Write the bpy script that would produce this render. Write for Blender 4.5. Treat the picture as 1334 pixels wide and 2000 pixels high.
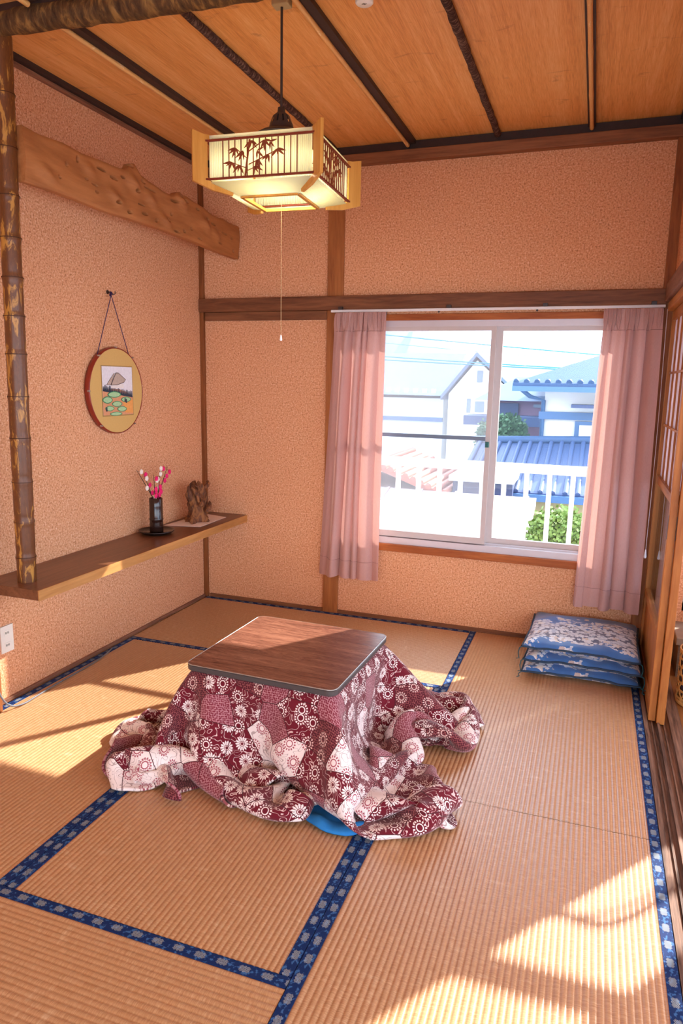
import bpy, bmesh, math, random
import numpy as np
from mathutils import Vector, Matrix

for o in list(bpy.data.objects): bpy.data.objects.remove(o)
scene = bpy.context.scene
COL = scene.collection
rnd = random.Random(7)
PI = math.pi

# ---------------------------------------------------------------- camera
cam_data = bpy.data.cameras.new('camera')
camera = bpy.data.objects.new('camera', cam_data); COL.objects.link(camera)
cam_data.sensor_fit = 'VERTICAL'; cam_data.sensor_height = 36.0
cam_data.lens = 1374.16 / 2000 * 36.0
cam_data.clip_start = .05; cam_data.clip_end = 500
YAW, PITCH, ROLL = -.3385, -.1817, .0197
fw = Vector((math.sin(YAW) * math.cos(PITCH), math.cos(YAW) * math.cos(PITCH), math.sin(PITCH)))
r0 = Vector((math.cos(YAW), -math.sin(YAW), 0)); u0 = r0.cross(fw)
rt = math.cos(ROLL) * r0 + math.sin(ROLL) * u0
up = -math.sin(ROLL) * r0 + math.cos(ROLL) * u0
camera.matrix_world = Matrix(((rt.x, up.x, -fw.x, 2.3405), (rt.y, up.y, -fw.y, -3.9911), (rt.z, up.z, -fw.z, 1.4157), (0, 0, 0, 1)))
cam_data.dof.use_dof = False
scene.camera = camera

# ---------------------------------------------------------------- sky, sun, exposure
SUN_AZ, SUN_EL = math.radians(53.4), math.radians(32.0)
world = bpy.data.worlds.new('sky'); scene.world = world; world.use_nodes = True
wt = world.node_tree; wt.nodes.clear()
w_out = wt.nodes.new('ShaderNodeOutputWorld'); w_bg = wt.nodes.new('ShaderNodeBackground')
w_tc = wt.nodes.new('ShaderNodeTexCoord'); w_no = wt.nodes.new('ShaderNodeTexNoise')
w_no.inputs['Scale'].default_value = 2.6; w_no.inputs['Detail'].default_value = 5
w_mp = wt.nodes.new('ShaderNodeMapping'); w_mp.inputs['Scale'].default_value = (1, 1, 2.6)
w_rp = wt.nodes.new('ShaderNodeValToRGB')
w_rp.color_ramp.elements[0].position = .45; w_rp.color_ramp.elements[0].color = (.55, .74, 1.0, 1)
w_rp.color_ramp.elements[1].position = .65; w_rp.color_ramp.elements[1].color = (1.0, .97, .93, 1)
wt.links.new(w_tc.outputs['Generated'], w_mp.inputs['Vector']); wt.links.new(w_mp.outputs['Vector'], w_no.inputs['Vector'])
wt.links.new(w_no.outputs['Fac'], w_rp.inputs['Fac']); wt.links.new(w_rp.outputs['Color'], w_bg.inputs['Color'])
w_bg.inputs['Strength'].default_value = 4.0
wt.links.new(w_bg.outputs['Background'], w_out.inputs['Surface'])
sun_data = bpy.data.lights.new('sun_offscreen', 'SUN'); sun_data.energy = 13.0; sun_data.angle = math.radians(.55); sun_data.color = (1.0, .95, .89)
sun = bpy.data.objects.new('sun_offscreen', sun_data); COL.objects.link(sun)
sv = Vector((math.cos(SUN_AZ) * math.cos(SUN_EL), math.sin(SUN_AZ) * math.cos(SUN_EL), math.sin(SUN_EL)))
sun.rotation_euler = sv.to_track_quat('Z', 'Y').to_euler(); sun.location = (8, 12, 9)
vs = scene.view_settings
vs.view_transform = 'Standard'; vs.look = 'None'; vs.gamma = 1.0; vs.use_curve_mapping = False
vs.exposure = .66

# ---------------------------------------------------------------- helpers: objects
def setp(o, label=None, cat=None, group=None, kind=None):
    if label: o['label'] = label
    if cat: o['category'] = cat
    if group: o['group'] = group
    if kind: o['kind'] = kind
    return o
def thing(name, label, cat, loc=(0, 0, 0), rotz=0, group=None):
    o = bpy.data.objects.new(name, None); COL.objects.link(o)
    o.empty_display_size = .05
    o.location = loc; o.rotation_euler = (0, 0, rotz)
    return setp(o, label, cat, group)
def copy_tree(o, parent=None):
    c = o.copy(); COL.objects.link(c); c.parent = parent
    for ch in list(o.children): copy_tree(ch, c)
    return c
def root_loc(o):
    v = Vector((0, 0, 0))
    while o is not None: v += o.location; o = o.parent
    return v
class MB:
    """collects shapes and links them as one mesh object"""
    def __init__(s): s.v = []; s.f = []; s.mi = []; s.uv = {}; s.sm = []
    def add(s, vs_, fs, mi=0, smooth=False):
        b = len(s.v); s.v += [tuple(p) for p in vs_]
        for f in fs: s.f.append(tuple(b + i for i in f)); s.mi.append(mi); s.sm.append(smooth)
        return s
    def box(s, x0, x1, y0, y1, z0, z1, mi=0, bev=0):
        if bev > 0: return s.bbox(x0, x1, y0, y1, z0, z1, bev, mi)
        p = [(x0, y0, z0), (x1, y0, z0), (x1, y1, z0), (x0, y1, z0), (x0, y0, z1), (x1, y0, z1), (x1, y1, z1), (x0, y1, z1)]
        return s.add(p, [(0, 3, 2, 1), (4, 5, 6, 7), (0, 1, 5, 4), (1, 2, 6, 5), (2, 3, 7, 6), (3, 0, 4, 7)], mi)
    def bbox(s, x0, x1, y0, y1, z0, z1, b, mi=0):
        bm = bmesh.new(); bmesh.ops.create_cube(bm, size=1)
        for v in bm.verts: v.co = ((x0 + x1) / 2 + v.co.x * (x1 - x0), (y0 + y1) / 2 + v.co.y * (y1 - y0), (z0 + z1) / 2 + v.co.z * (z1 - z0))
        bmesh.ops.bevel(bm, geom=bm.edges[:], offset=b, segments=2, affect='EDGES', profile=.5)
        bm.verts.index_update(); s.add([v.co[:] for v in bm.verts], [[v.index for v in f.verts] for f in bm.faces], mi); bm.free()
        return s
    def obox(s, c, ax, ay, az, mi=0):
        """oriented box: centre and three half-axis vectors"""
        c, ax, ay, az = Vector(c), Vector(ax), Vector(ay), Vector(az)
        p = [c + i * ax + j * ay + k * az for k in (-1, 1) for i, j in ((-1, -1), (1, -1), (1, 1), (-1, 1))]
        return s.add(p, [(0, 3, 2, 1), (4, 5, 6, 7), (0, 1, 5, 4), (1, 2, 6, 5), (2, 3, 7, 6), (3, 0, 4, 7)], mi)
    def tube(s, pts, rad, n=8, mi=0, cap=True, smooth=True):
        pts = [Vector(p) for p in pts]; m = len(pts)
        rad = rad if hasattr(rad, '__len__') else [rad] * m
        vs_ = []; ref = None
        for i, p in enumerate(pts):
            d = (pts[min(i + 1, m - 1)] - pts[max(i - 1, 0)]).normalized()
            if ref is None: ref = d.orthogonal().normalized()
            else: ref = (ref - d * ref.dot(d)).normalized()
            q = d.cross(ref)
            for k in range(n): a = 2 * PI * k / n; vs_.append(p + rad[i] * (math.cos(a) * ref + math.sin(a) * q))
        fs = [(i * n + k, i * n + (k + 1) % n, (i + 1) * n + (k + 1) % n, (i + 1) * n + k) for i in range(m - 1) for k in range(n)]
        s.add(vs_, fs, mi, smooth)
        if cap: s.add(vs_[:n], [tuple(range(n - 1, -1, -1))], mi); s.add(vs_[-n:], [tuple(range(n))], mi)
        return s
    def lathe(s, prof, c=(0, 0, 0), n=32, mi=0, smooth=True):
        vs_ = [(c[0] + r * math.cos(2 * PI * k / n), c[1] + r * math.sin(2 * PI * k / n), c[2] + z) for r, z in prof for k in range(n)]
        fs = [(i * n + k, i * n + (k + 1) % n, (i + 1) * n + (k + 1) % n, (i + 1) * n + k) for i in range(len(prof) - 1) for k in range(n)]
        return s.add(vs_, fs, mi, smooth)
    def prism(s, poly, fn, t0, t1, mi=0):
        """extrude a 2-D outline; fn(a, b, t) gives the 3-D point"""
        n = len(poly); vs_ = [fn(a, b, t0) for a, b in poly] + [fn(a, b, t1) for a, b in poly]
        fs = [tuple(range(n - 1, -1, -1)), tuple(range(n, 2 * n))] + [(i, (i + 1) % n, n + (i + 1) % n, n + i) for i in range(n)]
        return s.add(vs_, fs, mi)
    def ball(s, c, r, mi=0, u=8, v=6, sc=(1, 1, 1)):
        vs_ = [(c[0] + r * sc[0] * math.sin(PI * i / v) * math.cos(2 * PI * k / u), c[1] + r * sc[1] * math.sin(PI * i / v) * math.sin(2 * PI * k / u), c[2] + r * sc[2] * math.cos(PI * i / v)) for i in range(v + 1) for k in range(u)]
        return s.add(vs_, [(i * u + k, (i + 1) * u + k, (i + 1) * u + (k + 1) % u, i * u + (k + 1) % u) for i in range(v) for k in range(u)], mi, True)
    def mesh(s, name, off):
        me = bpy.data.meshes.new(name)
        me.from_pydata([(x - off[0], y - off[1], z - off[2]) for x, y, z in s.v], [], s.f)
        me.polygons.foreach_set('material_index', s.mi); me.polygons.foreach_set('use_smooth', s.sm)
        me.validate(); me.update(); return me
    def build(s, name, mats, parent=None, label=None, cat=None, group=None, kind=None, local=False, fixn=True):
        off = (0, 0, 0) if (parent is None or local) else root_loc(parent)
        me = s.mesh(name, off)
        if fixn:
            bm = bmesh.new(); bm.from_mesh(me); bmesh.ops.recalc_face_normals(bm, faces=bm.faces[:]); bm.to_mesh(me); bm.free()
        for m in (mats if isinstance(mats, (list, tuple)) else [mats]): me.materials.append(m)
        o = bpy.data.objects.new(name, me); COL.objects.link(o); o.parent = parent
        return setp(o, label, cat, group, kind)
def struct(mb, name, mats, label=None, parent=None):
    return mb.build(name, mats, parent, label=label, kind=None if parent else 'structure')
def top(mb, name, mats, label, cat, group=None, loc=None):
    """a thing that is one mesh, origin at loc"""
    off = loc or (0, 0, 0)
    me = mb.mesh(name, off)
    bm = bmesh.new(); bm.from_mesh(me); bmesh.ops.recalc_face_normals(bm, faces=bm.faces[:]); bm.to_mesh(me); bm.free()
    for m in (mats if isinstance(mats, (list, tuple)) else [mats]): me.materials.append(m)
    o = bpy.data.objects.new(name, me); COL.objects.link(o); o.location = off
    return setp(o, label, cat, group)
def noise1(seed, n):
    r = random.Random(seed); return [r.uniform(-1, 1) for _ in range(n)]

# ---------------------------------------------------------------- helpers: materials
def lin(h):
    if not isinstance(h, str): return tuple(h) + ((1,) if len(h) == 3 else ())
    c = [int(h[i:i + 2], 16) / 255 for i in (0, 2, 4)]
    return tuple(x / 12.92 if x <= .04045 else ((x + .055) / 1.055) ** 2.4 for x in c) + (1,)
class G:
    def __init__(s, name, rough=.6, spec=.3):
        s.m = bpy.data.materials.new(name); s.m.use_nodes = True; s.t = s.m.node_tree
        s.b = s.t.nodes['Principled BSDF']; s.out = s.t.nodes['Material Output']
        s.b.inputs['Roughness'].default_value = rough; s.b.inputs['Specular IOR Level'].default_value = spec
    def n(s, typ, props=None, **inp):
        nd = s.t.nodes.new('ShaderNode' + typ)
        for k, v in (props or {}).items(): setattr(nd, k, v)
        for k, v in inp.items(): s.set(nd.inputs[k.replace('_', ' ')], v)
        return nd
    def set(s, sock, v):
        if isinstance(v, bpy.types.NodeSocket): s.t.links.new(v, sock)
        elif isinstance(v, str): sock.default_value = lin(v)
        else: sock.default_value = v
    def M(s, op, a, b=None, c=None, clamp=False):
        nd = s.t.nodes.new('ShaderNodeMath'); nd.operation = op; nd.use_clamp = clamp
        for i, v in enumerate((a, b, c)):
            if v is not None: s.set(nd.inputs[i], v)
        return nd.outputs[0]
    def mix(s, f, a, b, blend='MIX'):
        nd = s.t.nodes.new('ShaderNodeMix'); nd.data_type = 'RGBA'; nd.blend_type = blend
        s.set(nd.inputs[0], f); s.set(nd.inputs[6], lin(a) if isinstance(a, str) else a); s.set(nd.inputs[7], lin(b) if isinstance(b, str) else b)
        return nd.outputs[2]
    def ramp(s, f, stops, interp='LINEAR'):
        nd = s.t.nodes.new('ShaderNodeValToRGB'); cr = nd.color_ramp; cr.interpolation = interp
        while len(cr.elements) < len(stops): cr.elements.new(.5)
        for e, (p, c) in zip(cr.elements, stops): e.position = p; e.color = lin(c) if isinstance(c, str) else ((c, c, c, 1) if not hasattr(c, '__len__') else lin(c))
        s.set(nd.inputs[0], f); return nd.outputs[0]
    def coord(s, kind='Object', scale=(1, 1, 1), rot=(0, 0, 0), loc=(0, 0, 0)):
        tc = s.t.nodes.new('ShaderNodeTexCoord'); mp = s.t.nodes.new('ShaderNodeMapping')
        mp.inputs['Scale'].default_value = scale; mp.inputs['Rotation'].default_value = rot; mp.inputs['Location'].default_value = loc
        s.t.links.new(tc.outputs[kind], mp.inputs['Vector']); return mp.outputs['Vector']
    def noise(s, vec, scale=5, detail=3, rough=.5, dist=0):
        nd = s.n('TexNoise', Vector=vec, Scale=scale, Detail=detail, Roughness=rough, Distortion=dist); return nd.outputs[0]
    def vor(s, vec, scale=5, feature='F1', rand=1.0, dims='3D'):
        nd = s.t.nodes.new('ShaderNodeTexVoronoi'); nd.voronoi_dimensions = dims; nd.feature = feature
        s.set(nd.inputs['Vector'], vec); nd.inputs['Scale'].default_value = scale; nd.inputs['Randomness'].default_value = rand; return nd
    def bump(s, h, strength=.3, dist=.01, normal=None):
        nd = s.t.nodes.new('ShaderNodeBump'); nd.inputs['Strength'].default_value = strength; nd.inputs['Distance'].default_value = dist
        s.set(nd.inputs['Height'], h)
        if normal is not None: s.set(nd.inputs['Normal'], normal)
        s.set(s.b.inputs['Normal'], nd.outputs[0]); return nd.outputs[0]
    def base(s, c): s.set(s.b.inputs['Base Color'], lin(c) if isinstance(c, str) else c); return s
    def translucent(s, col, fac):
        tr = s.t.nodes.new('ShaderNodeBsdfTranslucent'); s.set(tr.inputs['Color'], lin(col) if isinstance(col, str) else col)
        mx = s.t.nodes.new('ShaderNodeMixShader'); s.set(mx.inputs[0], fac)
        s.t.links.new(s.b.outputs[0], mx.inputs[1]); s.t.links.new(tr.outputs[0], mx.inputs[2]); s.t.links.new(mx.outputs[0], s.out.inputs[0]); return s
    def transparent(s, col, fac):
        tr = s.t.nodes.new('ShaderNodeBsdfTransparent'); s.set(tr.inputs['Color'], lin(col) if isinstance(col, str) else col)
        mx = s.t.nodes.new('ShaderNodeMixShader'); s.set(mx.inputs[0], fac)
        s.t.links.new(s.b.outputs[0], mx.inputs[1]); s.t.links.new(tr.outputs[0], mx.inputs[2]); s.t.links.new(mx.outputs[0], s.out.inputs[0]); return s
def plain(name, c, rough=.6, spec=.3, var=.12, scale=30, metallic=0, bump=0):
    """one colour with slight mottling and fine relief"""
    g = G(name, rough, spec); v = g.coord()
    n_ = g.noise(v, scale, 4)
    c0 = lin(c); d = tuple(x * (1 - var) for x in c0[:3]) + (1,); l_ = tuple(min(1, x * (1 + var)) for x in c0[:3]) + (1,)
    g.base(g.mix(n_, d, l_)); g.b.inputs['Metallic'].default_value = metallic
    if bump: g.bump(n_, bump, .004)
    return g.m
def wood(name, dark, light, axis='x', scale=1.0, rough=.55, spec=.3, streak=14, bump=.15):
    g = G(name, rough, spec)
    st = {'x': (1.2, streak, streak), 'y': (streak, 1.2, streak), 'z': (streak, streak, 1.2)}[axis]
    v = g.coord(scale=tuple(a * scale for a in st))
    inf = g.n('ObjectInfo').outputs['Random']
    v = g.n('VectorMath', {'operation': 'ADD'}).outputs[0] if False else v
    a = g.noise(v, 2.2, 6, .6, .8); b = g.noise(v, 9, 3, .6)
    f = g.M('ADD', g.M('MULTIPLY', a, .75), g.M('MULTIPLY', b, .25))
    f = g.M('ADD', f, g.M('MULTIPLY', g.M('SUBTRACT', inf, .5), .14))
    g.base(g.ramp(f, [(.30, dark), (.68, light)])); g.bump(f, bump, .003)
    return g.m
# ---------------------------------------------------------------- materials
def m_plaster():
    g = G('sand_plaster', .92, .12); v = g.coord()
    a = g.noise(v, 120, 3, .7); b = g.noise(v, 3, 3, .5); c = g.vor(v, 260).outputs['Distance']
    col = g.ramp(a, [(.30, '96562f'), (.45, 'de9c70'), (.58, 'eeb78e'), (.72, 'ffe3c8')])
    col = g.mix(g.M('MULTIPLY', b, .35), col, 'e2a479')
    g.base(col); g.bump(g.M('ADD', a, g.M('MULTIPLY', c, .6)), .75, .004); return g.m
def m_ceiling():
    g = G('ceiling_veneer', .45, .35); v = g.coord(scale=(26, .8, 26)); w_ = g.coord()
    a = g.noise(v, 2.4, 6, .65, .4); fine = g.noise(g.coord(scale=(90, 3, 90)), 4, 3, .6)
    band = g.noise(g.coord(scale=(9, .05, 1)), 1.2, 2)
    f = g.M('ADD', g.M('ADD', g.M('MULTIPLY', a, .30), g.M('MULTIPLY', fine, .40)), g.M('MULTIPLY', band, .30))
    col = g.ramp(f, [(.33, 'c27c3a'), (.50, 'e8a45a'), (.66, 'f8c484')])
    st = g.noise(g.coord(scale=(1, 2.2, 1)), 5.5, 5, .62, .6)
    g.base(g.mix(g.ramp(st, [(.62, 0.0), (.74, .55)]), col, '9a5426')); g.bump(fine, .08, .002); return g.m
def m_bamboo(name, base_c, dark, light, axis='z', thr=.52, sc=1.0):
    g = G(name, .38, .45); s_ = {'z': (22, 22, 5.5), 'x': (5.5, 22, 22), 'y': (22, 5.5, 22)}[axis]
    v = g.coord(scale=tuple(x * sc for x in s_))
    a = g.noise(v, 1.6, 5, .65, .6); b = g.noise(g.coord(scale=tuple(x * 3 * sc for x in s_)), 3, 3)
    c0 = g.mix(b, dark, base_c)
    g.base(g.mix(g.ramp(a, [(thr, 0.), (thr + .06, 1.)]), c0, light)); g.bump(b, .1, .002); return g.m
def m_bark(name, dark, mid, light, axis='x', scale=1.0):
    g = G(name, .7, .25); s_ = {'x': (16, 6, 6), 'y': (6, 16, 6)}[axis]
    v = g.coord(scale=tuple(x * scale for x in s_))
    a = g.noise(v, 2.2, 6, .65, 1.4); b = g.vor(v, 3.2).outputs['Distance']
    f = g.M('ADD', g.M('MULTIPLY', a, .75), g.M('MULTIPLY', b, .3))
    g.base(g.ramp(f, [(.32, dark), (.52, mid), (.70, light)])); g.bump(f, .8, .012); return g.m
def m_tatami(axis):
    """woven rush; axis is the direction of the warp grooves"""
    g = G('tatami_rush_' + axis, .34, .85)
    v = g.coord(scale=(34, 500, 1) if axis == 'y' else (500, 34, 1) )
    w_ = g.coord(scale=(500, 500, 1))
    a = g.noise(v, 1.0, 2, .6); big = g.noise(g.coord(), 2.6, 4, .6); wear = g.noise(g.coord(scale=(2, 7, 1) if axis == 'y' else (7, 2, 1)), 4.5, 5, .65)
    inf = g.n('ObjectInfo').outputs['Random']
    col = g.ramp(a, [(.25, 'a27046'), (.5, 'c1936a'), (.75, 'd9b48e')])
    col = g.mix(g.M('MULTIPLY', big, .55), col, 'ba8858')
    col = g.mix(g.ramp(wear, [(.60, 0.), (.78, .5)]), col, 'e6cba6')
    g.base(col); g.bump(a, .16, .0012); return g.m
def m_heri():
    g = G('heri_brocade', .75, .2)
    tc = g.n('TexCoord').outputs['UV']; sp = g.n('SeparateXYZ', Vector=tc)
    u, v = sp.outputs[0], sp.outputs[1]                      # u, v in metres along and across
    cu = g.M('SUBTRACT', g.M('FRACT', g.M('DIVIDE', u, .062)), .5)
    au = g.M('MULTIPLY', g.M('ABSOLUTE', cu), .062); av = g.M('ABSOLUTE', g.M('SUBTRACT', v, .016))
    d = g.M('ADD', g.M('DIVIDE', au, .0150), g.M('DIVIDE', av, .0105))
    # stepped pine-bark lozenge: two shifted diamonds
    d2 = g.M('ADD', g.M('DIVIDE', g.M('ABSOLUTE', g.M('SUBTRACT', au, .0085)), .0075), g.M('DIVIDE', g.M('ABSOLUTE', g.M('SUBTRACT', av, .0042)), .0055))
    inside = g.M('LESS_THAN', g.M('MINIMUM', d, d2), 1.0)
    lines = g.M('GREATER_THAN', g.M('FRACT', g.M('MULTIPLY', d, 3.2)), .48)
    n_ = g.noise(g.n('Mapping', Vector=tc, Scale=(75, 95, 1)).outputs[0], 1.0, 2, .5)
    tri = g.M('SUBTRACT', g.M('ABSOLUTE', g.M('SUBTRACT', g.M('FRACT', g.M('ADD', g.M('DIVIDE', u, .062), .5)), .5)), g.M('MULTIPLY', v, 9))
    blot = g.ramp(n_, [(.54, 0.), (.62, .8)])
    col = g.mix(blot, '0f2a5c', '3f6fa6')
    col = g.mix(g.M('MULTIPLY', inside, g.M('ADD', g.M('MULTIPLY', lines, .62), .08)), col, 'b0b6ae')
    g.base(col); g.bump(g.M('ADD', inside, n_), .15, .001); return g.m
def m_walnut_top():
    g = G('walnut_laminate', .24, .35); v = g.coord(scale=(1.0, 9, 1), rot=(0, 0, .12))
    a = g.noise(v, 2.2, 5, .6, 1.6); r_ = g.M('FRACT', g.M('MULTIPLY', a, 9)); fine = g.noise(g.coord(scale=(8, 160, 1), rot=(0, 0, .1)), 3, 3)
    f = g.M('ADD', g.M('ADD', g.M('MULTIPLY', a, .55), g.M('MULTIPLY', r_, .12)), g.M('MULTIPLY', fine, .33))
    col = g.ramp(f, [(.30, '40231b'), (.48, '754a3a'), (.68, '9c6c56')]); g.base(col); return g.m
def m_quilt():
    g = G('quilt_print', .85, .15)
    tc = g.n('TexCoord').outputs['UV']
    nz = g.n('TexNoise', Vector=tc, Scale=7.0, Detail=1.0)
    wob = g.n('VectorMath', {'operation': 'MULTIPLY_ADD'}, ); g.set(wob.inputs[0], nz.outputs[1]); wob.inputs[1].default_value = (.012, .012, 0); g.set(wob.inputs[2], tc)
    p = wob.outputs[0]
    pv = g.vor(tc, 8.6, rand=.62, dims='2D'); rndc = g.n('SeparateColor', Color=pv.outputs['Color'])
    pe = g.vor(tc, 8.6, 'DISTANCE_TO_EDGE', .62, '2D').outputs['Distance']
    r1, r2 = rndc.outputs[0], rndc.outputs[1]
    maroon, deep, dusty, white, ink = '6a1223', '4f1420', 'a4505a', 'efe0dc', '6b3a34'
    # chrysanthemums: centre of each cell, petals by angle
    def flowers(scale, R, petals, rnd_=.75):
        fv = g.vor(tc, scale, rand=rnd_, dims='2D')
        dv = g.n('VectorMath', {'operation': 'SUBTRACT'}); g.set(dv.inputs[0], tc); g.set(dv.inputs[1], fv.outputs['Position'])
        s_ = g.n('SeparateXYZ', Vector=dv.outputs[0]); ang = g.M('ARCTAN2', s_.outputs[1], s_.outputs[0])
        r_ = g.n('VectorMath', {'operation': 'LENGTH'}); g.set(r_.inputs[0], dv.outputs[0]); r_ = r_.outputs['Value']
        c_ = g.M('COSINE', g.M('MULTIPLY', ang, petals))
        edge = g.M('MULTIPLY', R, g.M('ADD', .88, g.M('MULTIPLY', c_, .12)))
        disc = g.M('LESS_THAN', r_, edge)
        slit = g.M('MULTIPLY', g.M('LESS_THAN', c_, -.72), g.M('GREATER_THAN', r_, R * .45))
        core = g.M('LESS_THAN', r_, R * .40); ring = g.M('LESS_THAN', g.M('ABSOLUTE', g.M('SUBTRACT', r_, R * .26)), R * .05)
        kind = g.n('SeparateColor', Color=fv.outputs['Color']).outputs[0]
        return disc, slit, core, ring, r_, c_, kind
    disc, slit, core, ring, r_, c_, kind = flowers(15.5, .0250, 14)
    # dotted ring flowers
    dots = g.M('MULTIPLY', g.M('LESS_THAN', g.M('ABSOLUTE', g.M('SUBTRACT', r_, .020)), .0035), g.M('GREATER_THAN', c_, -.1))
    dots2 = g.M('LESS_THAN', g.M('ABSOLUTE', g.M('SUBTRACT', r_, .011)), .0018)
    solid = g.M('GREATER_THAN', kind, .52)
    # scrolls: contour lines of a noise
    sn = g.n('TexNoise', Vector=tc, Scale=26.0, Detail=.5, Distortion=1.2).outputs[0]
    scroll = g.M('LESS_THAN', g.M('ABSOLUTE', g.M('SUBTRACT', g.M('FRACT', g.M('MULTIPLY', sn, 5)), .5)), .075)
    # fine lattice for the plain patches
    fd = g.vor(tc, 135, rand=.45, dims='2D').outputs['Distance']
    lat = g.M('GREATER_THAN', fd, .42)
    A = g.mix(scroll, maroon, 'd9b9b6')                                     # maroon ground with scrolls
    flower_w = g.mix(slit, white, maroon); flower_w = g.mix(core, flower_w, '6d2430'); flower_w = g.mix(ring, flower_w, 'e9c9c4')
    flower_d = g.mix(g.M('MAXIMUM', dots, dots2), maroon, white)
    fl = g.mix(solid, flower_d, flower_w)
    A = g.mix(disc, A, fl)
    B = g.mix(g.M('MULTIPLY', scroll, .55), white, ink); B = g.mix(disc, B, g.mix(g.M('MAXIMUM', g.M('MAXIMUM', dots, dots2), g.M('MULTIPLY', slit, solid)), white, 'a85560'))
    Cc = g.mix(lat, '7c2a39', 'b47c82')
    D = g.mix(lat, deep, '8d4a4c'); D = g.mix(g.M('MULTIPLY', disc, g.M('MAXIMUM', dots, dots2)), D, 'd8b8b0')
    col = g.mix(g.M('GREATER_THAN', r1, .22), B, A); col = g.mix(g.M('GREATER_THAN', r1, .70), col, Cc); col = g.mix(g.M('GREATER_THAN', r1, .86), col, D)
    # white patches cluster into larger pale lozenges
    col = g.mix(g.M('LESS_THAN', r1, .22), col, B)
    col = g.mix(g.M('LESS_THAN', pe, .012), col, '4a1a20')
    wv = g.noise(g.n('Mapping', Vector=tc, Scale=(900, 900, 1)).outputs[0], 1, 2)
    g.base(col); g.bump(wv, .12, .001); g.b.inputs['Sheen Weight'].default_value = .25; return g.m
def m_brocade():
    g = G('cushion_brocade', .42, .4)
    tc = g.n('TexCoord').outputs['UV']; sp = g.n('SeparateXYZ', Vector=tc)
    big = g.noise(g.n('Mapping', Vector=tc, Scale=(1.0, 1.4, 1)).outputs[0], 4.5, 3, .55, .4)
    def fl(scale, R, rnd_=.9):
        fv = g.vor(tc, scale, rand=rnd_, dims='2D')
        dv = g.n('VectorMath', {'operation': 'SUBTRACT'}); g.set(dv.inputs[0], tc); g.set(dv.inputs[1], fv.outputs['Position'])
        s_ = g.n('SeparateXYZ', Vector=dv.outputs[0]); ang = g.M('ARCTAN2', s_.outputs[1], s_.outputs[0])
        r_ = g.n('VectorMath', {'operation': 'LENGTH'}); g.set(r_.inputs[0], dv.outputs[0]); r_ = r_.outputs['Value']
        c_ = g.M('ABSOLUTE', g.M('COSINE', g.M('MULTIPLY', ang, 2.5)))
        return g.M('LESS_THAN', r_, g.M('MULTIPLY', R, g.M('ADD', .62, g.M('MULTIPLY', c_, .42)))), fv.outputs['Color'], r_
    f1, c1, r1 = fl(21, .0215); f2, c2, r2 = fl(38, .0105)
    # the spray of flowers runs as a diagonal band over the cushion
    band = g.M('SUBTRACT', 1.0, g.M('MULTIPLY', g.M('ABSOLUTE', g.M('SUBTRACT', g.M('ADD', sp.outputs[1], g.M('MULTIPLY', sp.outputs[0], -.15)), -.085)), 3.6))
    mask = g.M('GREATER_THAN', g.M('ADD', band, g.M('MULTIPLY', g.M('SUBTRACT', big, .5), 2.2)), .30)
    mask2 = g.M('GREATER_THAN', g.M('ADD', band, g.M('MULTIPLY', g.M('SUBTRACT', big, .5), 2.2)), .48)
    ground = g.mix(g.ramp(big, [(.35, 0.), (.65, 1.)]), '3463a3', '4d88cc')
    ground = g.mix(g.M('MULTIPLY', mask2, .8), ground, '4a3f4e')
    rc = g.n('SeparateColor', Color=c1).outputs[0]
    pet = g.ramp(rc, [(.0, 'd8d6da'), (.45, 'a9b3c8'), (.75, 'c9b3a4'), (1.0, 'e3ddd6')])
    col = g.mix(g.M('MULTIPLY', f1, mask), ground, pet)
    col = g.mix(g.M('MULTIPLY', f2, mask), col, 'd9dbe2')
    wv = g.noise(g.n('Mapping', Vector=tc, Scale=(40, 1200, 1)).outputs[0], 1, 2)
    g.base(col); g.bump(wv, .15, .001); g.b.inputs['Sheen Weight'].default_value = .3; return g.m
def m_glass(name, tint=(.98, .99, .99), refl=.05, haze=0):
    g = G(name, .0, .5)
    gl = g.n('BsdfGlossy', Color=(1, 1, 1, 1), Roughness=.02); tr = g.n('BsdfTransparent', Color=tuple(tint) + (1,))
    fr = g.n('LayerWeight', Blend=.35).outputs['Fresnel']
    mx = g.n('MixShader'); g.set(mx.inputs[0], g.M('MULTIPLY', fr, refl * 4, clamp=True)); g.t.links.new(tr.outputs[0], mx.inputs[1]); g.t.links.new(gl.outputs[0], mx.inputs[2])
    g.t.links.new(mx.outputs[0], g.out.inputs[0]); return g.m
def m_curtain():
    g = G('curtain_satin', .5, .3); v = g.coord(scale=(300, 300, 40)); a = g.noise(v, 2, 2)
    g.base(g.mix(a, 'bd928b', 'd6aaa1')); g.b.inputs['Sheen Weight'].default_value = .3
    return g.translucent('e2ab9d', .19).m
def m_leaf(name, a, b):
    g = G(name, .6, .3); r_ = g.n('ObjectInfo').outputs['Random']; n_ = g.noise(g.coord(), 14, 3)
    g.base(g.mix(g.M('ADD', g.M('MULTIPLY', n_, .8), g.M('MULTIPLY', r_, .2)), a, b)); return g.m
PLASTER = m_plaster(); CEIL = m_ceiling()
BATTEN = plain('dark_batten', '3a2a26', .5, .3, .25, 40)
BAMBOO_STRIP = m_bamboo('split_bamboo', 'f0bd78', 'dca25c', 'f8d7a2', 'y', .6)
BAMBOO_POLE = m_bamboo('smoked_bamboo', '7d4a22', '4f2b15', 'b9833a', 'z', .545)
BARK_BATTEN = m_bark('cherry_bark', '2b1b1a', '4a3029', '8d6f5c', 'y', 2.6)
BARK_BEAM = m_bark('log_bark', '3a271a', '5f4428', '9a7440', 'x', .9)
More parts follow.
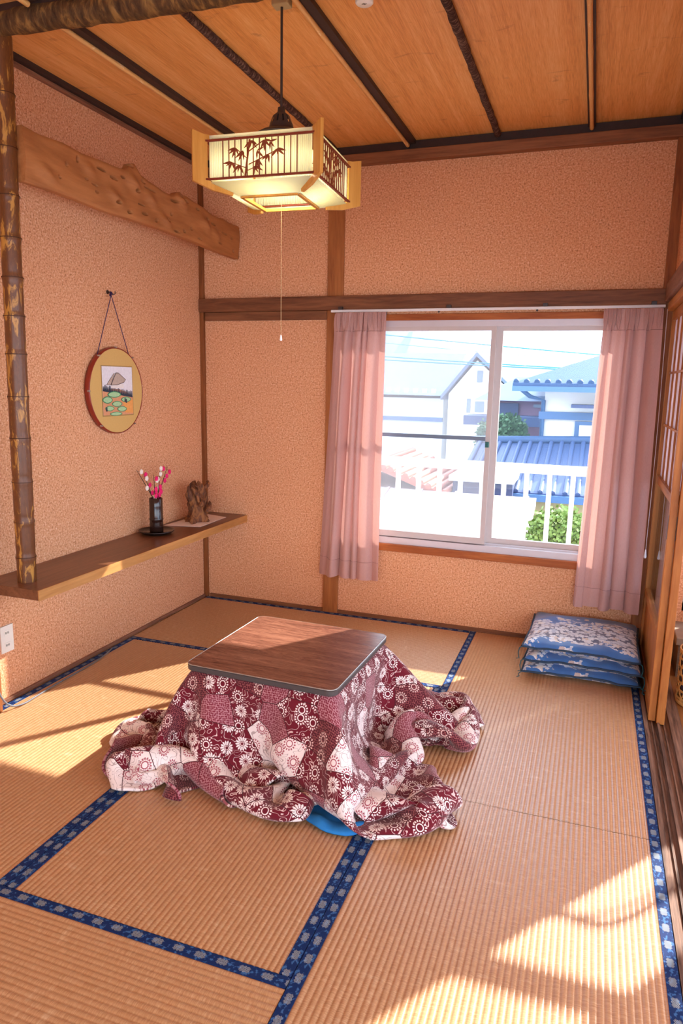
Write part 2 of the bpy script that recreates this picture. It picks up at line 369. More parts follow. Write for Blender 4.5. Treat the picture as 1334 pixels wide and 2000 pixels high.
TRIM = wood('trim_wood_x', '5c3420', '94603e', 'x'); TRIM_Y = wood('trim_wood_y', '6a4230', 'a5745a', 'y'); TRIM_Z = wood('trim_wood_z', '6b3818', '9d5f32', 'z')
POST_Z = wood('post_wood_z', '7d4420', 'b06f3c', 'z')
SHOJI_Z = wood('door_wood_z', '96531f', 'c07c3c', 'z', rough=.5); SHOJI_Y = wood('door_wood_y', '96531f', 'c07c3c', 'y', rough=.5)
SILLX = wood('orange_sill_wood', '8f451c', 'bf6f35', 'x')
TRACK = wood('weathered_track_wood', '3d2a22', '9b7660', 'y', 1.2, rough=.65, streak=22, bump=.5)
PLANK = wood('engawa_plank_wood', '6a3f20', '9c6838', 'y', 1.0, rough=.4)
SHELF_TOP = wood('shelf_walnut', '5b3520', '85563a', 'y', 1.0, rough=.3); SHELF_EDGE = wood('shelf_edge', '9c6634', 'c89055', 'y', 1.0, rough=.45)
DRIFT = wood('driftwood_board', '8a5028', 'b87845', 'y', .8, rough=.6, streak=9, bump=.4)
TATAMI_X = m_tatami('x'); TATAMI_Y = m_tatami('y'); HERI = m_heri()
WALNUT = m_walnut_top(); TABLE_EDGE = plain('table_edge_band', '4b4646', .35, .5, .05); TABLE_RIM = plain('table_rim_silver', 'b9b4ae', .25, .5, .05, 30, .7)
QUILT = m_quilt(); QUILT_BACK = QUILT
BROCADE = m_brocade(); CUSHION_SIDE = plain('cushion_piping', '2c3f55', .6, .25); TASSEL = plain('tassel_thread', '1d5560', .7)
CURTAIN = m_curtain(); ALU = plain('window_aluminium', 'cfc9cc', .35, .5, .04, 20, .2); ALU_IN = plain('window_aluminium_pale', 'c9bdb9', .35, .5, .04)
RAILSIL = plain('rail_white_metal', 'e6e2e0', .3, .5, .03); WHITE = plain('white_enamel', 'f2f2f2', .35, .5, .02)
GLASS = m_glass('window_glass'); DOORGLASS = m_glass('door_glass', (.85, .88, .92), .16)
gs = G('insect_screen', .9, .1); gs.base('dfe6ee'); gs.transparent((1, 1, 1, 1), .80); SCREEN = gs.m
gp = G('shoji_paper', .9, .1); gp.base('efeaf0'); PAPER = gp.translucent('f6f2f6', .55).m
PLASTIC = plain('outlet_plastic', 'ece6da', .4, .4, .02); CORD = plain('grey_cord', '6f7076', .5, .4, .05)
LACQUER = plain('black_lacquer', '1d1413', .15, .6, .3, 12); VASE = plain('dark_bamboo_glaze', '2a1712', .18, .6, .35, 40)
METAL_DARK = plain('dark_metal', '3a2c28', .4, .5, .15)
BLANKET = plain('blue_fleece', '2f7cc0', .95, .1, .35, 18, 0, .6)
# ================================================================ the room
XL, YB, XR, ZC = -.009, -.017, 2.647, 2.697
T = .12
# floor under the mats
struct(MB().box(-.3, 2.80, -6.2, .1, -.16, -.055), 'floor', plain('subfloor_board', '8a6a48', .8), 'bare boards under the straw mats')
# walls
struct(MB().box(XL - T, XL, -6.2, YB, -.05, 2.9), 'wall_left', PLASTER, 'sand plastered wall behind the alcove shelf')
wx0, wx1, wz0, wz1 = .935, 2.60, .44, 1.80
wb = MB().box(XL - T, wx0, YB, YB + T, -.05, 2.9).box(wx1, 2.80, YB, YB + T, -.05, 2.9).box(wx0, wx1, YB, YB + T, -.05, wz0).box(wx0, wx1, YB, YB + T, wz1, 2.9)
struct(wb, 'wall_back', PLASTER, 'sand plastered wall around the sliding window')
struct(MB().box(2.665, 2.80, -6.2, YB, 1.90, 2.9), 'wall_right', PLASTER, 'strip of sand plaster above the sliding doors')
struct(MB().box(XL - T, .9, -6.3, -6.2, -.05, 2.9).box(.9, 2.80, -6.3, -6.2, 1.9, 2.9), 'wall_front', PLASTER, 'end wall with a wide doorway behind the viewer')
# ceiling boards and battens
ceil = thing('ceiling', 'ceiling of orange brown veneer boards', None, (0, 0, ZC)); ceil['kind'] = 'structure'
bx = [-.12, .428, .876, 1.316, 1.766, 2.222, 2.80]
for i in range(6):
    MB().box(bx[i] + .001, bx[i + 1] - .001, -1.77, .1, ZC + .001 * (i % 2), ZC + .06).build('ceiling_board', CEIL, ceil)
    MB().box(bx[i] + .001, bx[i + 1] - .001, -6.2, -1.80, ZC + .001 * (i % 2), ZC + .06).build('ceiling_board', CEIL, ceil)
MB().box(2.80, 4.95, -6.2, .10, ZC - .25, ZC - .19).build('ceiling_board', CEIL, ceil)
def flat_batten(x, y0, y1, side):
    # a dark flat batten with a split bamboo laid along one side
    MB().box(x - .018, x + .018, y0, y1, ZC - .020, ZC - .0005).build('batten', BATTEN, ceil)
    xs = x + side * .006
    n = 9; m = MB(); m.tube([(xs - .018 * (side != 0), y0 + (y1 - y0) * k / 24, ZC - .026) for k in range(25)], [.0095 if k % 6 else .0110 for k in range(25)], 8)
    m.build('bamboo_strip', BAMBOO_STRIP, ceil)
def bark_batten(x, y0, y1, seed):
    q = noise1(seed, 64); m = MB()
    m.tube([(x + .0015 * q[k], y0 + (y1 - y0) * k / 40, ZC - .012 + .001 * q[k + 10]) for k in range(41)], [.0165 + .0012 * q[k + 20] for k in range(41)], 10)
    m.build('bark_batten', BARK_BATTEN, ceil)
for y0, y1, s in ((-1.74, -.06, 0), (-6.2, -1.83, 5)):
    flat_batten(.428, y0, y1, -1); bark_batten(.876, y0, y1, 11 + s); flat_batten(1.316, y0, y1, -1); bark_batten(1.766, y0, y1, 17 + s); flat_batten(2.222, y0, y1, 0)
MB().box(XL, XL + .045, -2.35, YB, ZC - .020, ZC - .0005).build('batten', BATTEN, ceil)
MB().box(2.62, 2.665, -6.2, YB, ZC - .020, ZC - .0005).build('batten', BATTEN, ceil)
MB().box(XL, 2.66, YB - .03, YB, 2.652, ZC - .001).build('batten', BATTEN, ceil)  # dark strip standing in for the shade in the gap above the crown
MB().box(XL, 2.66, -1.815, -1.745, ZC - .024, ZC - .001).build('batten', BATTEN, ceil)
# crown mouldings
struct(MB().box(.045, 2.655, YB - .052, YB + .004, 2.597, 2.650, bev=.003), 'trim_1', TRIM, 'brown crown moulding above the window wall')
struct(MB().box(XL - .004, XL + .022, -2.35, YB, 2.662, 2.676, bev=.002), 'trim_2', TRIM_Y, 'thin brown moulding at the top of the alcove wall')
struct(MB().box(2.630, 2.70, -6.2, YB - .055, 2.625, 2.676, bev=.003), 'trim_3', TRIM_Y, 'brown moulding at the top of the right hand wall')
# posts
struct(MB().box(.832, .930, YB - .016, YB + .006, -.0, 2.597, bev=.004), 'trim_4', POST_Z, 'orange brown post beside the window')
struct(MB().box(XL - .004, XL + .026, YB - .024, YB + .004, 0, 2.660, bev=.003), 'trim_5', TRIM_Z, 'slim brown corner post behind the shelf')
struct(MB().box(2.618, 2.672, YB - .030, YB + .006, 0, 2.624, bev=.004), 'trim_6', POST_Z, 'brown corner post beside the sliding doors')
# nageshi rails round the room
struct(MB().box(XL + .003, 2.640, YB - .040, YB + .004, 1.826, 1.905, bev=.004), 'trim_7', TRIM, 'long brown rail above the window')
struct(MB().box(.028, .834, YB - .022, YB + .004, 1.776, 1.8255, bev=.003), 'trim_8', TRIM, 'thin lintel strip beside the window post')
struct(MB().box(2.628, 2.70, -6.2, YB - .042, 1.838, 1.925, bev=.004), 'trim_9', TRIM_Y, 'wide brown rail above the sliding doors')
struct(MB().box(2.645, 2.78, -6.2, YB - .032, 1.795, 1.836, bev=.003), 'trim_10', SHOJI_Y, 'grooved lintel above the sliding doors')
# baseboards
struct(MB().box(XL - .004, XL + .012, -2.35, YB - .02, -.002, .016, bev=.002), 'baseboard_left', TRIM_Y, 'narrow dark baseboard under the alcove wall')
struct(MB().box(.03, .831, YB - .012, YB + .004, -.002, .022, bev=.002), 'baseboard_back', TRIM, 'narrow baseboard left of the post')
struct(MB().box(.932, 2.617, YB - .012, YB + .004, -.002, .022, bev=.002), 'baseboard_window', TRIM, 'narrow baseboard under the window')
# door track: raised strips and two grooves
tr = MB().box(2.648, 2.80, -6.2, .0, -.05, -.012)
for a, b in ((2.648, 2.664), (2.702, 2.712), (2.752, 2.80)): tr.box(a, b, -6.2, -.0, -.0125, .002)
tr.box(2.680, 2.686, -6.2, 0, -.0125, -.006).box(2.728, 2.734, -6.2, 0, -.0125, -.006)
struct(tr, 'trim_11', TRACK, 'weathered grooved door track beside the straw mats')
# engawa: floor boards, end wall with its window, outer glazing
eng = thing('floor_engawa', 'brown plank floor of the sunny veranda', None, (2.8, 0, 0)); eng['kind'] = 'structure'
for i in range(16):
    a = 2.801 + i * .131
    MB().box(a, a + .129, -6.2, -.0, -.035, -.006, bev=.002).build('plank', PLANK, eng)
MB().box(2.8, 4.95, -6.2, 0, -.16, -.036).build('joist_deck', PLANK, eng)
ex0, ex1, ez0, ez1 = 2.86, 4.62, .26, 2.25
we = MB().box(2.80, ex0, YB, YB + T, -.05, 2.9).box(ex1, 4.95, YB, YB + T, -.05, 2.9).box(ex0, ex1, YB, YB + T, -.05, ez0).box(ex0, ex1, YB, YB + T, ez1, 2.9)
struct(we, 'wall_engawa', PLASTER, 'end wall of the veranda around its curtained window')
ow = MB().box(4.86, 4.95, -6.2, YB, -.16, .25)
for y in (-6.1, -4.2, -2.3, -.45): ow.box(4.86, 4.95, y - .06, y + .06, .25, 2.5)
ow.box(4.86, 4.95, -6.2, YB, 2.1, 2.5)
struct(ow, 'wall_veranda_side', POST_Z, 'low outer wall and posts of the veranda')
st = thing('wooden_step', 'low grey brown wooden step under the veranda curtain', 'step', (3.2, -.17, 0))
MB().box(2.815, 4.6, -.30, YB - .002, .165, .205, bev=.004).build('step_top', plain('weathered_step_wood', '8b7462', .6, .3, .25, 14), st)
MB().box(2.83, 4.59, -.28, YB - .003, -.006, .165).build('riser', wood('step_riser_wood', '4f3a2c', '7d634e', 'x'), st)

# ---------------------------------------------------------------- sliding window of the room
win = thing('window_1', 'aluminium sliding window with two panes looking onto the balcony', None, (1.77, .02, wz0)); win['kind'] = 'structure'
MB().box(wx0 - .005, wx1 + .005, YB - .012, YB + .05, 1.768, 1.802, bev=.003).build('wooden_head', SILLX, win)
MB().box(wx0 - .005, wx1 + .005, YB - .020, YB + .05, .432, .474, bev=.003).build('wooden_sill', SILLX, win)
fr = MB().box(wx0, wx1, .000, .10, 1.735, 1.768).box(wx0, wx1, -.010, .10, .474, .512).box(wx0, wx0 + .035, 0, .10, .512, 1.735).box(wx1 - .035, wx1, 0, .10, .512, 1.735)
fr.box(wx0, wx1, .030, .036, .512, .522).box(wx0, wx1, .066, .072, .512, .522)
fr.build('frame', ALU, win)
def sash(x0, x1, y0, z0, z1, st_, rails, mid=None):
    s = thing('sash', None, None, ((x0 + x1) / 2, y0, z0)); s.parent = win; s.location = Vector(s.location) - Vector(win.location)
    m = MB().box(x0, x0 + st_, y0, y0 + .026, z0, z1).box(x1 - st_, x1, y0, y0 + .026, z0, z1).box(x0 + st_, x1 - st_, y0, y0 + .026, z1 - rails[1], z1).box(x0 + st_, x1 - st_, y0, y0 + .026, z0, z0 + rails[0])
    m.build('sash_frame', ALU_IN, s)
    MB().box(x0 + st_ - .004, x1 - st_ + .004, y0 + .011, y0 + .015, z0 + rails[0] - .004, z1 - rails[1] + .004).build('pane', GLASS, s)
    if mid: MB().box(x0 + st_, x1 - st_, y0 - .003, y0 + .024, mid - .011, mid + .011).build('middle_rail', plain('dark_aluminium', '6d7f95', .4, .5, .05), s)
    return s
sash(wx0 + .03, 1.806, .006, .516, 1.742, .026, (.036, .030), 1.122)
sash(1.796, wx1 - .03, .042, .516, 1.742, .044, (.036, .030))
cl = MB().box(1.782, 1.802, -.012, .006, 1.075, 1.105).box(1.785, 1.799, -.020, -.012, 1.082, 1.098); cl.build('crescent_lock', plain('green_lock', '2f6a66', .4), win)
MB().box(wx0 + .05, 1.80, .083, .0845, .53, 1.735).build('insect_screen', SCREEN, win)

# ---------------------------------------------------------------- window at the end of the veranda
w2 = thing('window_2', 'tall veranda end window with transom behind pink curtain', None, (3.7, .02, ez0)); w2['kind'] = 'structure'
f2 = MB().box(ex0, ex1, 0, .08, ez0, ez0 + .05).box(ex0, ex1, 0, .08, ez1 - .05, ez1).box(ex0, ex0 + .05, 0, .08, ez0, ez1).box(ex1 - .05, ex1, 0, .08, ez0, ez1)
f2.box(ex0, ex1, .01, .06, 1.905, 1.957).box(4.345, 4.415, .01, .06, ez0, ez1).box(3.30, 3.36, .01, .06, ez0, ez1)
f2.build('frame', ALU, w2)
for a, b in ((ex0 + .05, 3.30), (3.36, 4.345), (4.415, ex1 - .05)):
    for c, d in ((ez0 + .05, 1.905), (1.957, ez1 - .05)): MB().box(a, b, .030, .034, c, d).build('pane', GLASS, w2)

# ---------------------------------------------------------------- sliding doors stacked at the far end of the opening
def shoji(name, x0, x1, y0, y1, label):
    d = thing(name, label, None, ((x0 + x1) / 2, (y0 + y1) / 2, -.006)); d['kind'] = 'structure'
    t = x1 - x0; xm = (x0 + x1) / 2; H = 1.792
    for a, b in ((y0, y0 + .036), (y1 - .036, y1)): MB().box(x0, x1, a, b, -.006, H, bev=.002).build('stile', SHOJI_Z, d)
    A, B = y0 + .036, y1 - .036
    for a, b in ((-.004, .075), (.345, .385), (.945, .985), (H - .045, H)): MB().box(x0 + .002, x1 - .002, A, B, a, b, bev=.002).build('rail', SHOJI_Y, d)
    MB().box(x0 + .010, x1 - .010, A, B, .075, .345).build('lower_panel', SHOJI_Z, d)
    MB().box(xm - .002, xm + .002, A, B, .385, .945).build('glass_pane', DOORGLASS, d)
    n = 4
    for k in range(1, n): y = A + (B - A) * k / n; MB().box(x0 + .008, x0 + .016, y - .005, y + .005, .985, H - .045).build('lattice_bar', SHOJI_Z, d)
    for k in range(1, 3): z = .985 + (H - .045 - .985) * k / 3; MB().box(x0 + .0085, x0 + .0155, A, B, z - .005, z + .005).build('lattice_bar', SHOJI_Y, d)
    MB().box(x0 + .0165, x0 + .0175, A, B, .985, H - .045).build('paper', PAPER, d)
    MB().box(x0 - .001, x0 + .002, y0 + .008, y0 + .028, .80, .90).build('finger_pull', METAL_DARK, d)
    return d
shoji('door_1', 2.668, 2.697, -.845, -.055, 'paper and glass sliding door beside the cushions')
shoji('door_2', 2.699, 2.731, -.870, -.060, 'second sliding door stacked on the veranda side')
# ================================================================ straw mats
def tatami(x0, x1, y0, y1, axis, label):
    t = thing('tatami_mat', label, 'straw mat', ((x0 + x1) / 2, (y0 + y1) / 2, -.05), group='straw mats covering the floor')
    g_ = .0012; x0 += g_; x1 -= g_; y0 += g_; y1 -= g_; BW = .032
    MB().box(x0, x1, y0, y1, -.052, -.004).build('mat_core', plain('straw_core', '9c7a48', .9), t)
    # ribbed woven face: a real corrugated surface
    if axis == 'y': a0, a1, b0, b1 = x0 + BW - .003, x1 - BW + .003, y0, y1
    else: a0, a1, b0, b1 = y0 + BW - .003, y1 - BW + .003, x0, x1
    p = .0166; k0 = math.ceil(a0 / p * 6); k1 = math.floor(a1 / p * 6); vs_ = []
    for k in range(k0, k1 + 1):
        a = k * p / 6; z = -.0024 + .0024 * abs(math.sin(PI * k / 6)) ** .6
        for b in (b0, b1): vs_.append((a, b, z) if axis == 'y' else (b, a, z))
    fs = [(2 * i, 2 * i + 1, 2 * i + 3, 2 * i + 2) for i in range(k1 - k0)]
    MB().add(vs_, fs, 0, True).build('woven_face', TATAMI_Y if axis == 'y' else TATAMI_X, t)
    for s in (0, 1):
        m = MB()
        if axis == 'y':
            a = (x0, x0 + BW) if s == 0 else (x1 - BW, x1); m.box(a[0], a[1], y0, y1, -.004, .0010)
            uv = lambda v: (v[1], v[0] - a[0])
        else:
            a = (y0, y0 + BW) if s == 0 else (y1 - BW, y1); m.box(x0, x1, a[0], a[1], -.004, .0010)
            uv = lambda v: (v[0], v[1] - a[0])
        w_ = list(m.v); o = m.build('border', HERI, t)
        L = o.data.uv_layers.new(name='UVMap')
        off = root_loc(t)
        for lp in o.data.loops:
            c = o.data.vertices[lp.vertex_index].co; L.data[lp.index].uv = uv((c.x + off.x, c.y + off.y))
    return t
S1, S2 = .88, 1.76
tatami(.012, S2, -.88, YB - .012, 'x', 'straw mat along the window wall behind the heated table')
tatami(.012, S1, -2.64, -.88, 'y', 'straw mat running along the wall under the shelf')
tatami(S1, S2, -2.64, -.88, 'y', 'straw mat lying under the quilted table')
tatami(S2, XR, -1.748, YB - .012, 'y', 'straw mat with the pile of blue cushions on it')
tatami(S2, XR, -3.50, -1.748, 'y', 'straw mat beside the door track with patches of sun')
tatami(.012, S2, -3.52, -2.64, 'x', 'straw mat laid crosswise next to the table mat')
def simulate_quilt(N=88, L=2.06, half=.292, top=.352, steps=150, iters=7, seed=3):
    """A square quilt pinned on the table frame and settled on the floor; local coordinates about the table."""
    rng=np.random.RandomState(seed)
    g=np.linspace(-L/2,L/2,N); h=g[1]-g[0]
    A,B=np.meshgrid(g,g,indexing='ij')
    # hem on the floor, table-local, starting at front-left corner and going front -> right -> back -> left
    front=[(-.17,-.60),(-.15,-.475),(-.08,-.48),(.03,-.50),(.11,-.39),(.25,-.445),(.41,-.385),(.58,-.35),(.70,-.245)]
    right=[(.70,-.245),(.59,-.185),(.47,-.09),(.37,.13),(.42,.155),(.55,.185),(.62,.29),(.60,.425)]
    back=[(.60,.425),(.43,.51),(.24,.60),(.02,.52),(-.18,.56),(-.38,.48),(-.52,.52)]
    left=[(-.52,.52),(-.46,.34),(-.50,.18),(-.47,.0),(-.58,-.08),(-.63,-.23),(-.60,-.40),(-.47,-.57),(-.30,-.55),(-.17,-.60)]
    sides=[[(x*.955+.012,(y*.93 if y<0 else y*.975)+.008) for x,y in s_] for s_ in (front,right,back,left)]
    def hem(side,t):
        P=np.array(sides[side]); d=np.r_[0,np.cumsum(np.linalg.norm(np.diff(P,axis=0),axis=1))]; d/=d[-1]
        return np.stack([np.interp(t,d,P[:,0]),np.interp(t,d,P[:,1])],-1)
    m=np.maximum(np.abs(A),np.abs(B)); m_=np.maximum(m,1e-6)
    f=np.clip((m-half)/(L/2-half),0,1)
    Ex=np.where(m>half,A*half/m_,A); Ey=np.where(m>half,B*half/m_,B)
    u=A/m_; v=B/m_
    H=np.zeros((N,N,2))
    fr=(v<=-1+1e-9); rt=(u>=1-1e-9)&~fr; bk=(v>=1-1e-9)&~rt&~fr; lf=~(fr|rt|bk)
    for k,(mk,t) in enumerate([(fr,(u+1)/2),(rt,(v+1)/2),(bk,(1-u)/2),(lf,(1-v)/2)]):
        H[mk]=hem(k,t[mk])
    X=np.zeros((N,N,3))
    e=f**1.15
    X[...,0]=Ex*(1-e)+H[...,0]*e; X[...,1]=Ey*(1-e)+H[...,1]*e
    X[...,2]=top*np.clip(1-f/.52,0,1)**1.1+.02
    per=np.arctan2(B,A)
    lobe=.55+.45*np.sin(per*7+1.3)+.3*np.sin(per*13+.4)
    g2=np.clip((f-.40)/.60,0,1)
    X[...,2]+=.085*np.clip(lobe,.1,1.3)*np.sin(np.pi*g2)**.8
    rr=np.sqrt(X[...,0]**2+X[...,1]**2)+1e-6
    X[...,:2]*=(1+.10*np.sin(2*np.pi*g2)*np.clip(lobe,.2,1.2))[...,None]
    nz=rng.randn(N,N,3)
    for _ in range(10):
        nz=(nz+np.roll(nz,1,0)+np.roll(nz,-1,0)+np.roll(nz,1,1)+np.roll(nz,-1,1))/5
    X+=nz/nz.std()*.012*np.clip(f,0,1)[...,None]*np.array([1,1,1.5])
    V=np.zeros_like(X)
    w=np.ones((N,N,1)); w[m<=half*.97]=0
    # pin chosen hem points
    pins=[]
    for k,P in enumerate(sides):
        P=np.array(P); d=np.r_[0,np.cumsum(np.linalg.norm(np.diff(P,axis=0),axis=1))]; d/=d[-1]
        for q,t in zip(P[:-1],d[:-1]):
            i=int(round(t*(N-1)))
            ij=[(i,0),(N-1,i),(N-1-i,N-1),(0,N-1-i)][k]; pins.append((ij,q))
    for (i,j),q in pins: w[i,j]=0; X[i,j]=(q[0],q[1],.014)
    fixed=X.copy()
    def con(a,b,L0,k,compress=1.0):
        pa=X[a];pb=X[b];d=pb-pa;l=np.sqrt((d*d).sum(-1,keepdims=True))+1e-9
        wa=w[a];wb=w[b];W=wa+wb; W=np.where(W==0,1,W)
        c=(l-L0)/l; c=np.where(c<0,c*compress,c)
        d*=c*k/W; X[a]+=wa*d; X[b]-=wb*d
    S=lambda a,b:slice(a,b)
    def sl(o,st,n):  # start o step st along axis with partner offset n
        return slice(o,N-n,st),slice(o+n,N,st)
    def pairs(di,dj,L0,k,comp=1.):
        ni=abs(di);nj=abs(dj)
        # colour along the axis with a shift
        if ni:
            for o in range(2*ni):
                idx=np.arange(o,N-ni,2*ni) 
                ia=slice(o,N-ni,2*ni)
                cnt=len(idx); 
                if cnt==0: continue
                ib=slice(o+ni,o+ni+2*ni*(cnt-1)+1,2*ni)
                if nj==0: con((ia,slice(None)),(ib,slice(None)),L0,k,comp)
                elif dj>0: con((ia,slice(0,N-nj)),(ib,slice(nj,N)),L0,k,comp)
                else: con((ia,slice(nj,N)),(ib,slice(0,N-nj)),L0,k,comp)
        else:
            for o in range(2*nj):
                cnt=len(range(o,N-nj,2*nj))
                if cnt==0: continue
                ja=slice(o,N-nj,2*nj); jb=slice(o+nj,o+nj+2*nj*(cnt-1)+1,2*nj)
                con((slice(None),ja),(slice(None),jb),L0,k,comp)
    dt=.016; hs=half+.006; zt=top+.006
    rest=np.stack([A.ravel(),B.ravel()],-1)
    def selfcol(th):
        P=X.reshape(-1,3); key=np.floor(P/th).astype(np.int64)
        lin=(key[:,0]+500)*1000003+(key[:,1]+500)*1009+(key[:,2]+5)
        order=np.argsort(lin,kind='stable'); ls=lin[order]
        D=np.zeros_like(P); C=np.zeros((len(P),1))
        for dx in(-1,0,1):
            for dy in(-1,0,1):
                for dz in(-1,0,1):
                    q=lin+dx*1000003+dy*1009+dz
                    a=np.searchsorted(ls,q,'left'); b=np.searchsorted(ls,q,'right')
                    for r in range(4):
                        ok=np.nonzero(a+r<b)[0]
                        if len(ok)==0: break
                        j=order[a[ok]+r]
                        far=((rest[ok]-rest[j])**2).sum(-1)>(2.2*th)**2
                        i=ok[far]; j=j[far]
                        d=P[i]-P[j]; l=np.sqrt((d*d).sum(-1))+1e-9
                        t=l<th
                        np.add.at(D,i[t],(d[t]/l[t][:,None])*((th-l[t])*.5)[:,None]); np.add.at(C,i[t],1)
        P+=w.reshape(-1,1)*D/np.maximum(C,1)
    for s in range(steps):
        V[...,2]-=5.0*dt; V*=.93
        P0=X.copy(); X+=V*dt*w
        for it in range(iters):
            pairs(1,0,h,.9,.75); pairs(0,1,h,.9,.75)
            pairs(1,1,h*1.4142,.5,.5); pairs(1,-1,h*1.4142,.5,.5)
            pairs(2,0,2*h,.35,.8); pairs(0,2,2*h,.35,.8)
            pairs(4,0,4*h,.16,.9); pairs(0,4,4*h,.16,.9)
            # table frame
            x,y,z=X[...,0],X[...,1],X[...,2]
            ins=(np.abs(x)<hs)&(np.abs(y)<hs)&(z<zt)&(w[...,0]>0)
            if ins.any():
                px=hs-np.abs(x);py=hs-np.abs(y);pz=zt-z
                bx=ins&(px<=py)&(px<=pz); by=ins&~bx&(py<=pz); bz=ins&~bx&~by
                x[bx]=np.sign(x[bx])*hs; y[by]=np.sign(y[by])*hs; z[bz]=zt
            np.maximum(z,.012,out=z)
        if s>10 and s%2==0: selfcol(h*.95)
        fl=(X[...,2]<.0135)
        V=(X-P0)/dt
        V[fl,:2]*=.12
        sp=np.sqrt((V**2).sum(-1,keepdims=True)); V*=np.minimum(1,1.5/(sp+1e-9))
    for _ in range(2):
        Y=X.copy(); Y[1:-1,1:-1]=.5*X[1:-1,1:-1]+.125*(X[:-2,1:-1]+X[2:,1:-1]+X[1:-1,:-2]+X[1:-1,2:]); X=Y
    return X,A,B
# ================================================================ heated table and its quilt
TX, TY, TROT = 1.298, -1.577, math.radians(-1.6)
kt = thing('kotatsu_table', 'low square heated table with walnut top and grey edge', 'table', (TX, TY, 0), TROT)
def rounded_square(h, r, n=6):
    p = []
    for cx, cy, a0 in ((h - r, h - r, 0), (-h + r, h - r, 90), (-h + r, -h + r, 180), (h - r, -h + r, 270)):
        for k in range(n + 1): a = math.radians(a0 + 90 * k / n); p.append((cx + r * math.cos(a), cy + r * math.sin(a)))
    return p
def slab(h, r, z0, z1, bev=0):
    m = MB(); P = rounded_square(h, r); n = len(P)
    if bev:
        Q = rounded_square(h - bev, max(r - bev, .002)); rings = [(Q, z0), (P, z0 + bev), (P, z1 - bev), (Q, z1)]
    else: rings = [(P, z0), (P, z1)]
    vs_ = [(x, y, z) for R_, z in rings for x, y in R_]
    fs = [(i * n + k, i * n + (k + 1) % n, (i + 1) * n + (k + 1) % n, (i + 1) * n + k) for i in range(len(rings) - 1) for k in range(n)]
    fs += [tuple(range(n - 1, -1, -1)), tuple(range((len(rings) - 1) * n, len(rings) * n))]
    return m.add(vs_, fs)
slab(.296, .030, .3805, .3865).build('tabletop', WALNUT, kt, local=True, label='walnut patterned laminate top')
slab(.300, .034, .3600, .3825, .004).build('edge_band', TABLE_EDGE, kt, local=True, label='dark grey rounded edge band')
rim = MB(); P_ = rounded_square(.2985, .0325); rim.tube([(x, y, .3845) for x, y in P_ + P_[:1]], .0022, 6, cap=False); rim.build('rim_line', TABLE_RIM, kt, local=True)
MB().box(-.27, .27, -.27, -.245, .29, .335).box(-.27, .27, .245, .27, .29, .335).box(-.27, -.245, -.245, .245, .29, .335).box(.245, .27, -.245, .245, .29, .335).build('frame', TRIM, kt, local=True)
for sx in (-1, 1):
    for sy in (-1, 1):
        MB().box(sx * .25 - .022, sx * .25 + .022, sy * .25 - .022, sy * .25 + .022, 0.0015, .335).build('leg', TRIM_Z, kt, local=True)
QX, QA, QB = simulate_quilt()
def quilt_object():
    N = QX.shape[0]
    me = bpy.data.meshes.new('kotatsu_quilt')
    V = [tuple(p) for p in QX.reshape(-1, 3)]
    fs = [(i * N + j, (i + 1) * N + j, (i + 1) * N + j + 1, i * N + j + 1) for i in range(N - 1) for j in range(N - 1)]
    me.from_pydata(V, [], fs); uvl = me.uv_layers.new(name='UVMap')
    ua, ub = QA.ravel(), QB.ravel()
    for lp in me.loops: uvl.data[lp.index].uv = (ua[lp.vertex_index] + 3.0, ub[lp.vertex_index] + 3.0)
    for p in me.polygons: p.use_smooth = True
    me.materials.append(QUILT); me.materials.append(QUILT_BACK)
    o = bpy.data.objects.new('kotatsu_quilt', me); COL.objects.link(o); o.location = (TX, TY, 0); o.rotation_euler = (0, 0, TROT)
    s = o.modifiers.new('smooth', 'SUBSURF'); s.levels = 1; s.render_levels = 2
    so = o.modifiers.new('padding', 'SOLIDIFY'); so.thickness = .009; so.offset = -1; so.material_offset = 1; so.material_offset_rim = 0; so.use_rim = True
    return setp(o, 'burgundy and white floral patchwork quilt draped over the low table', 'quilt')
quilt_object()
# a corner of blue fleece shows under the quilt hem
bl = MB(); nu, nv = 22, 16
cs = [(1.50, -1.95), (1.552, -2.058), (1.63, -2.098), (1.722, -2.096), (1.80, -1.995), (1.76, -1.90)]
vs_ = []
qn = noise1(5, 400)
for i in range(nu):
    s = i / (nu - 1); t_ = s * (len(cs) - 1); k = min(int(t_), len(cs) - 2); f_ = t_ - k
    ox = cs[k][0] * (1 - f_) + cs[k + 1][0] * f_; oy = cs[k][1] * (1 - f_) + cs[k + 1][1] * f_
    for j in range(nv):
        w_ = j / (nv - 1); x = ox * (1 - w_ * .45) + 1.62 * w_ * .45; y = oy * (1 - w_ * .45) - 1.80 * w_ * .45
        z = .004 + .018 * math.sin(PI * min(1, w_ * 2.2 + .08)) * (1 + .5 * math.sin(s * 23)) * (1 - w_)
        vs_.append((x, y, max(.004, z)))
bl.add(vs_, [(i * nv + j, (i + 1) * nv + j, (i + 1) * nv + j + 1, i * nv + j + 1) for i in range(nu - 1) for j in range(nv - 1)], 0, True)
bo = top(bl, 'fleece_blanket', BLANKET, 'blue fleece blanket peeking out from under the quilt', 'blanket', loc=(1.62, -1.95, .002))
so = bo.modifiers.new('pile', 'SOLIDIFY'); so.thickness = .008; so.offset = 1

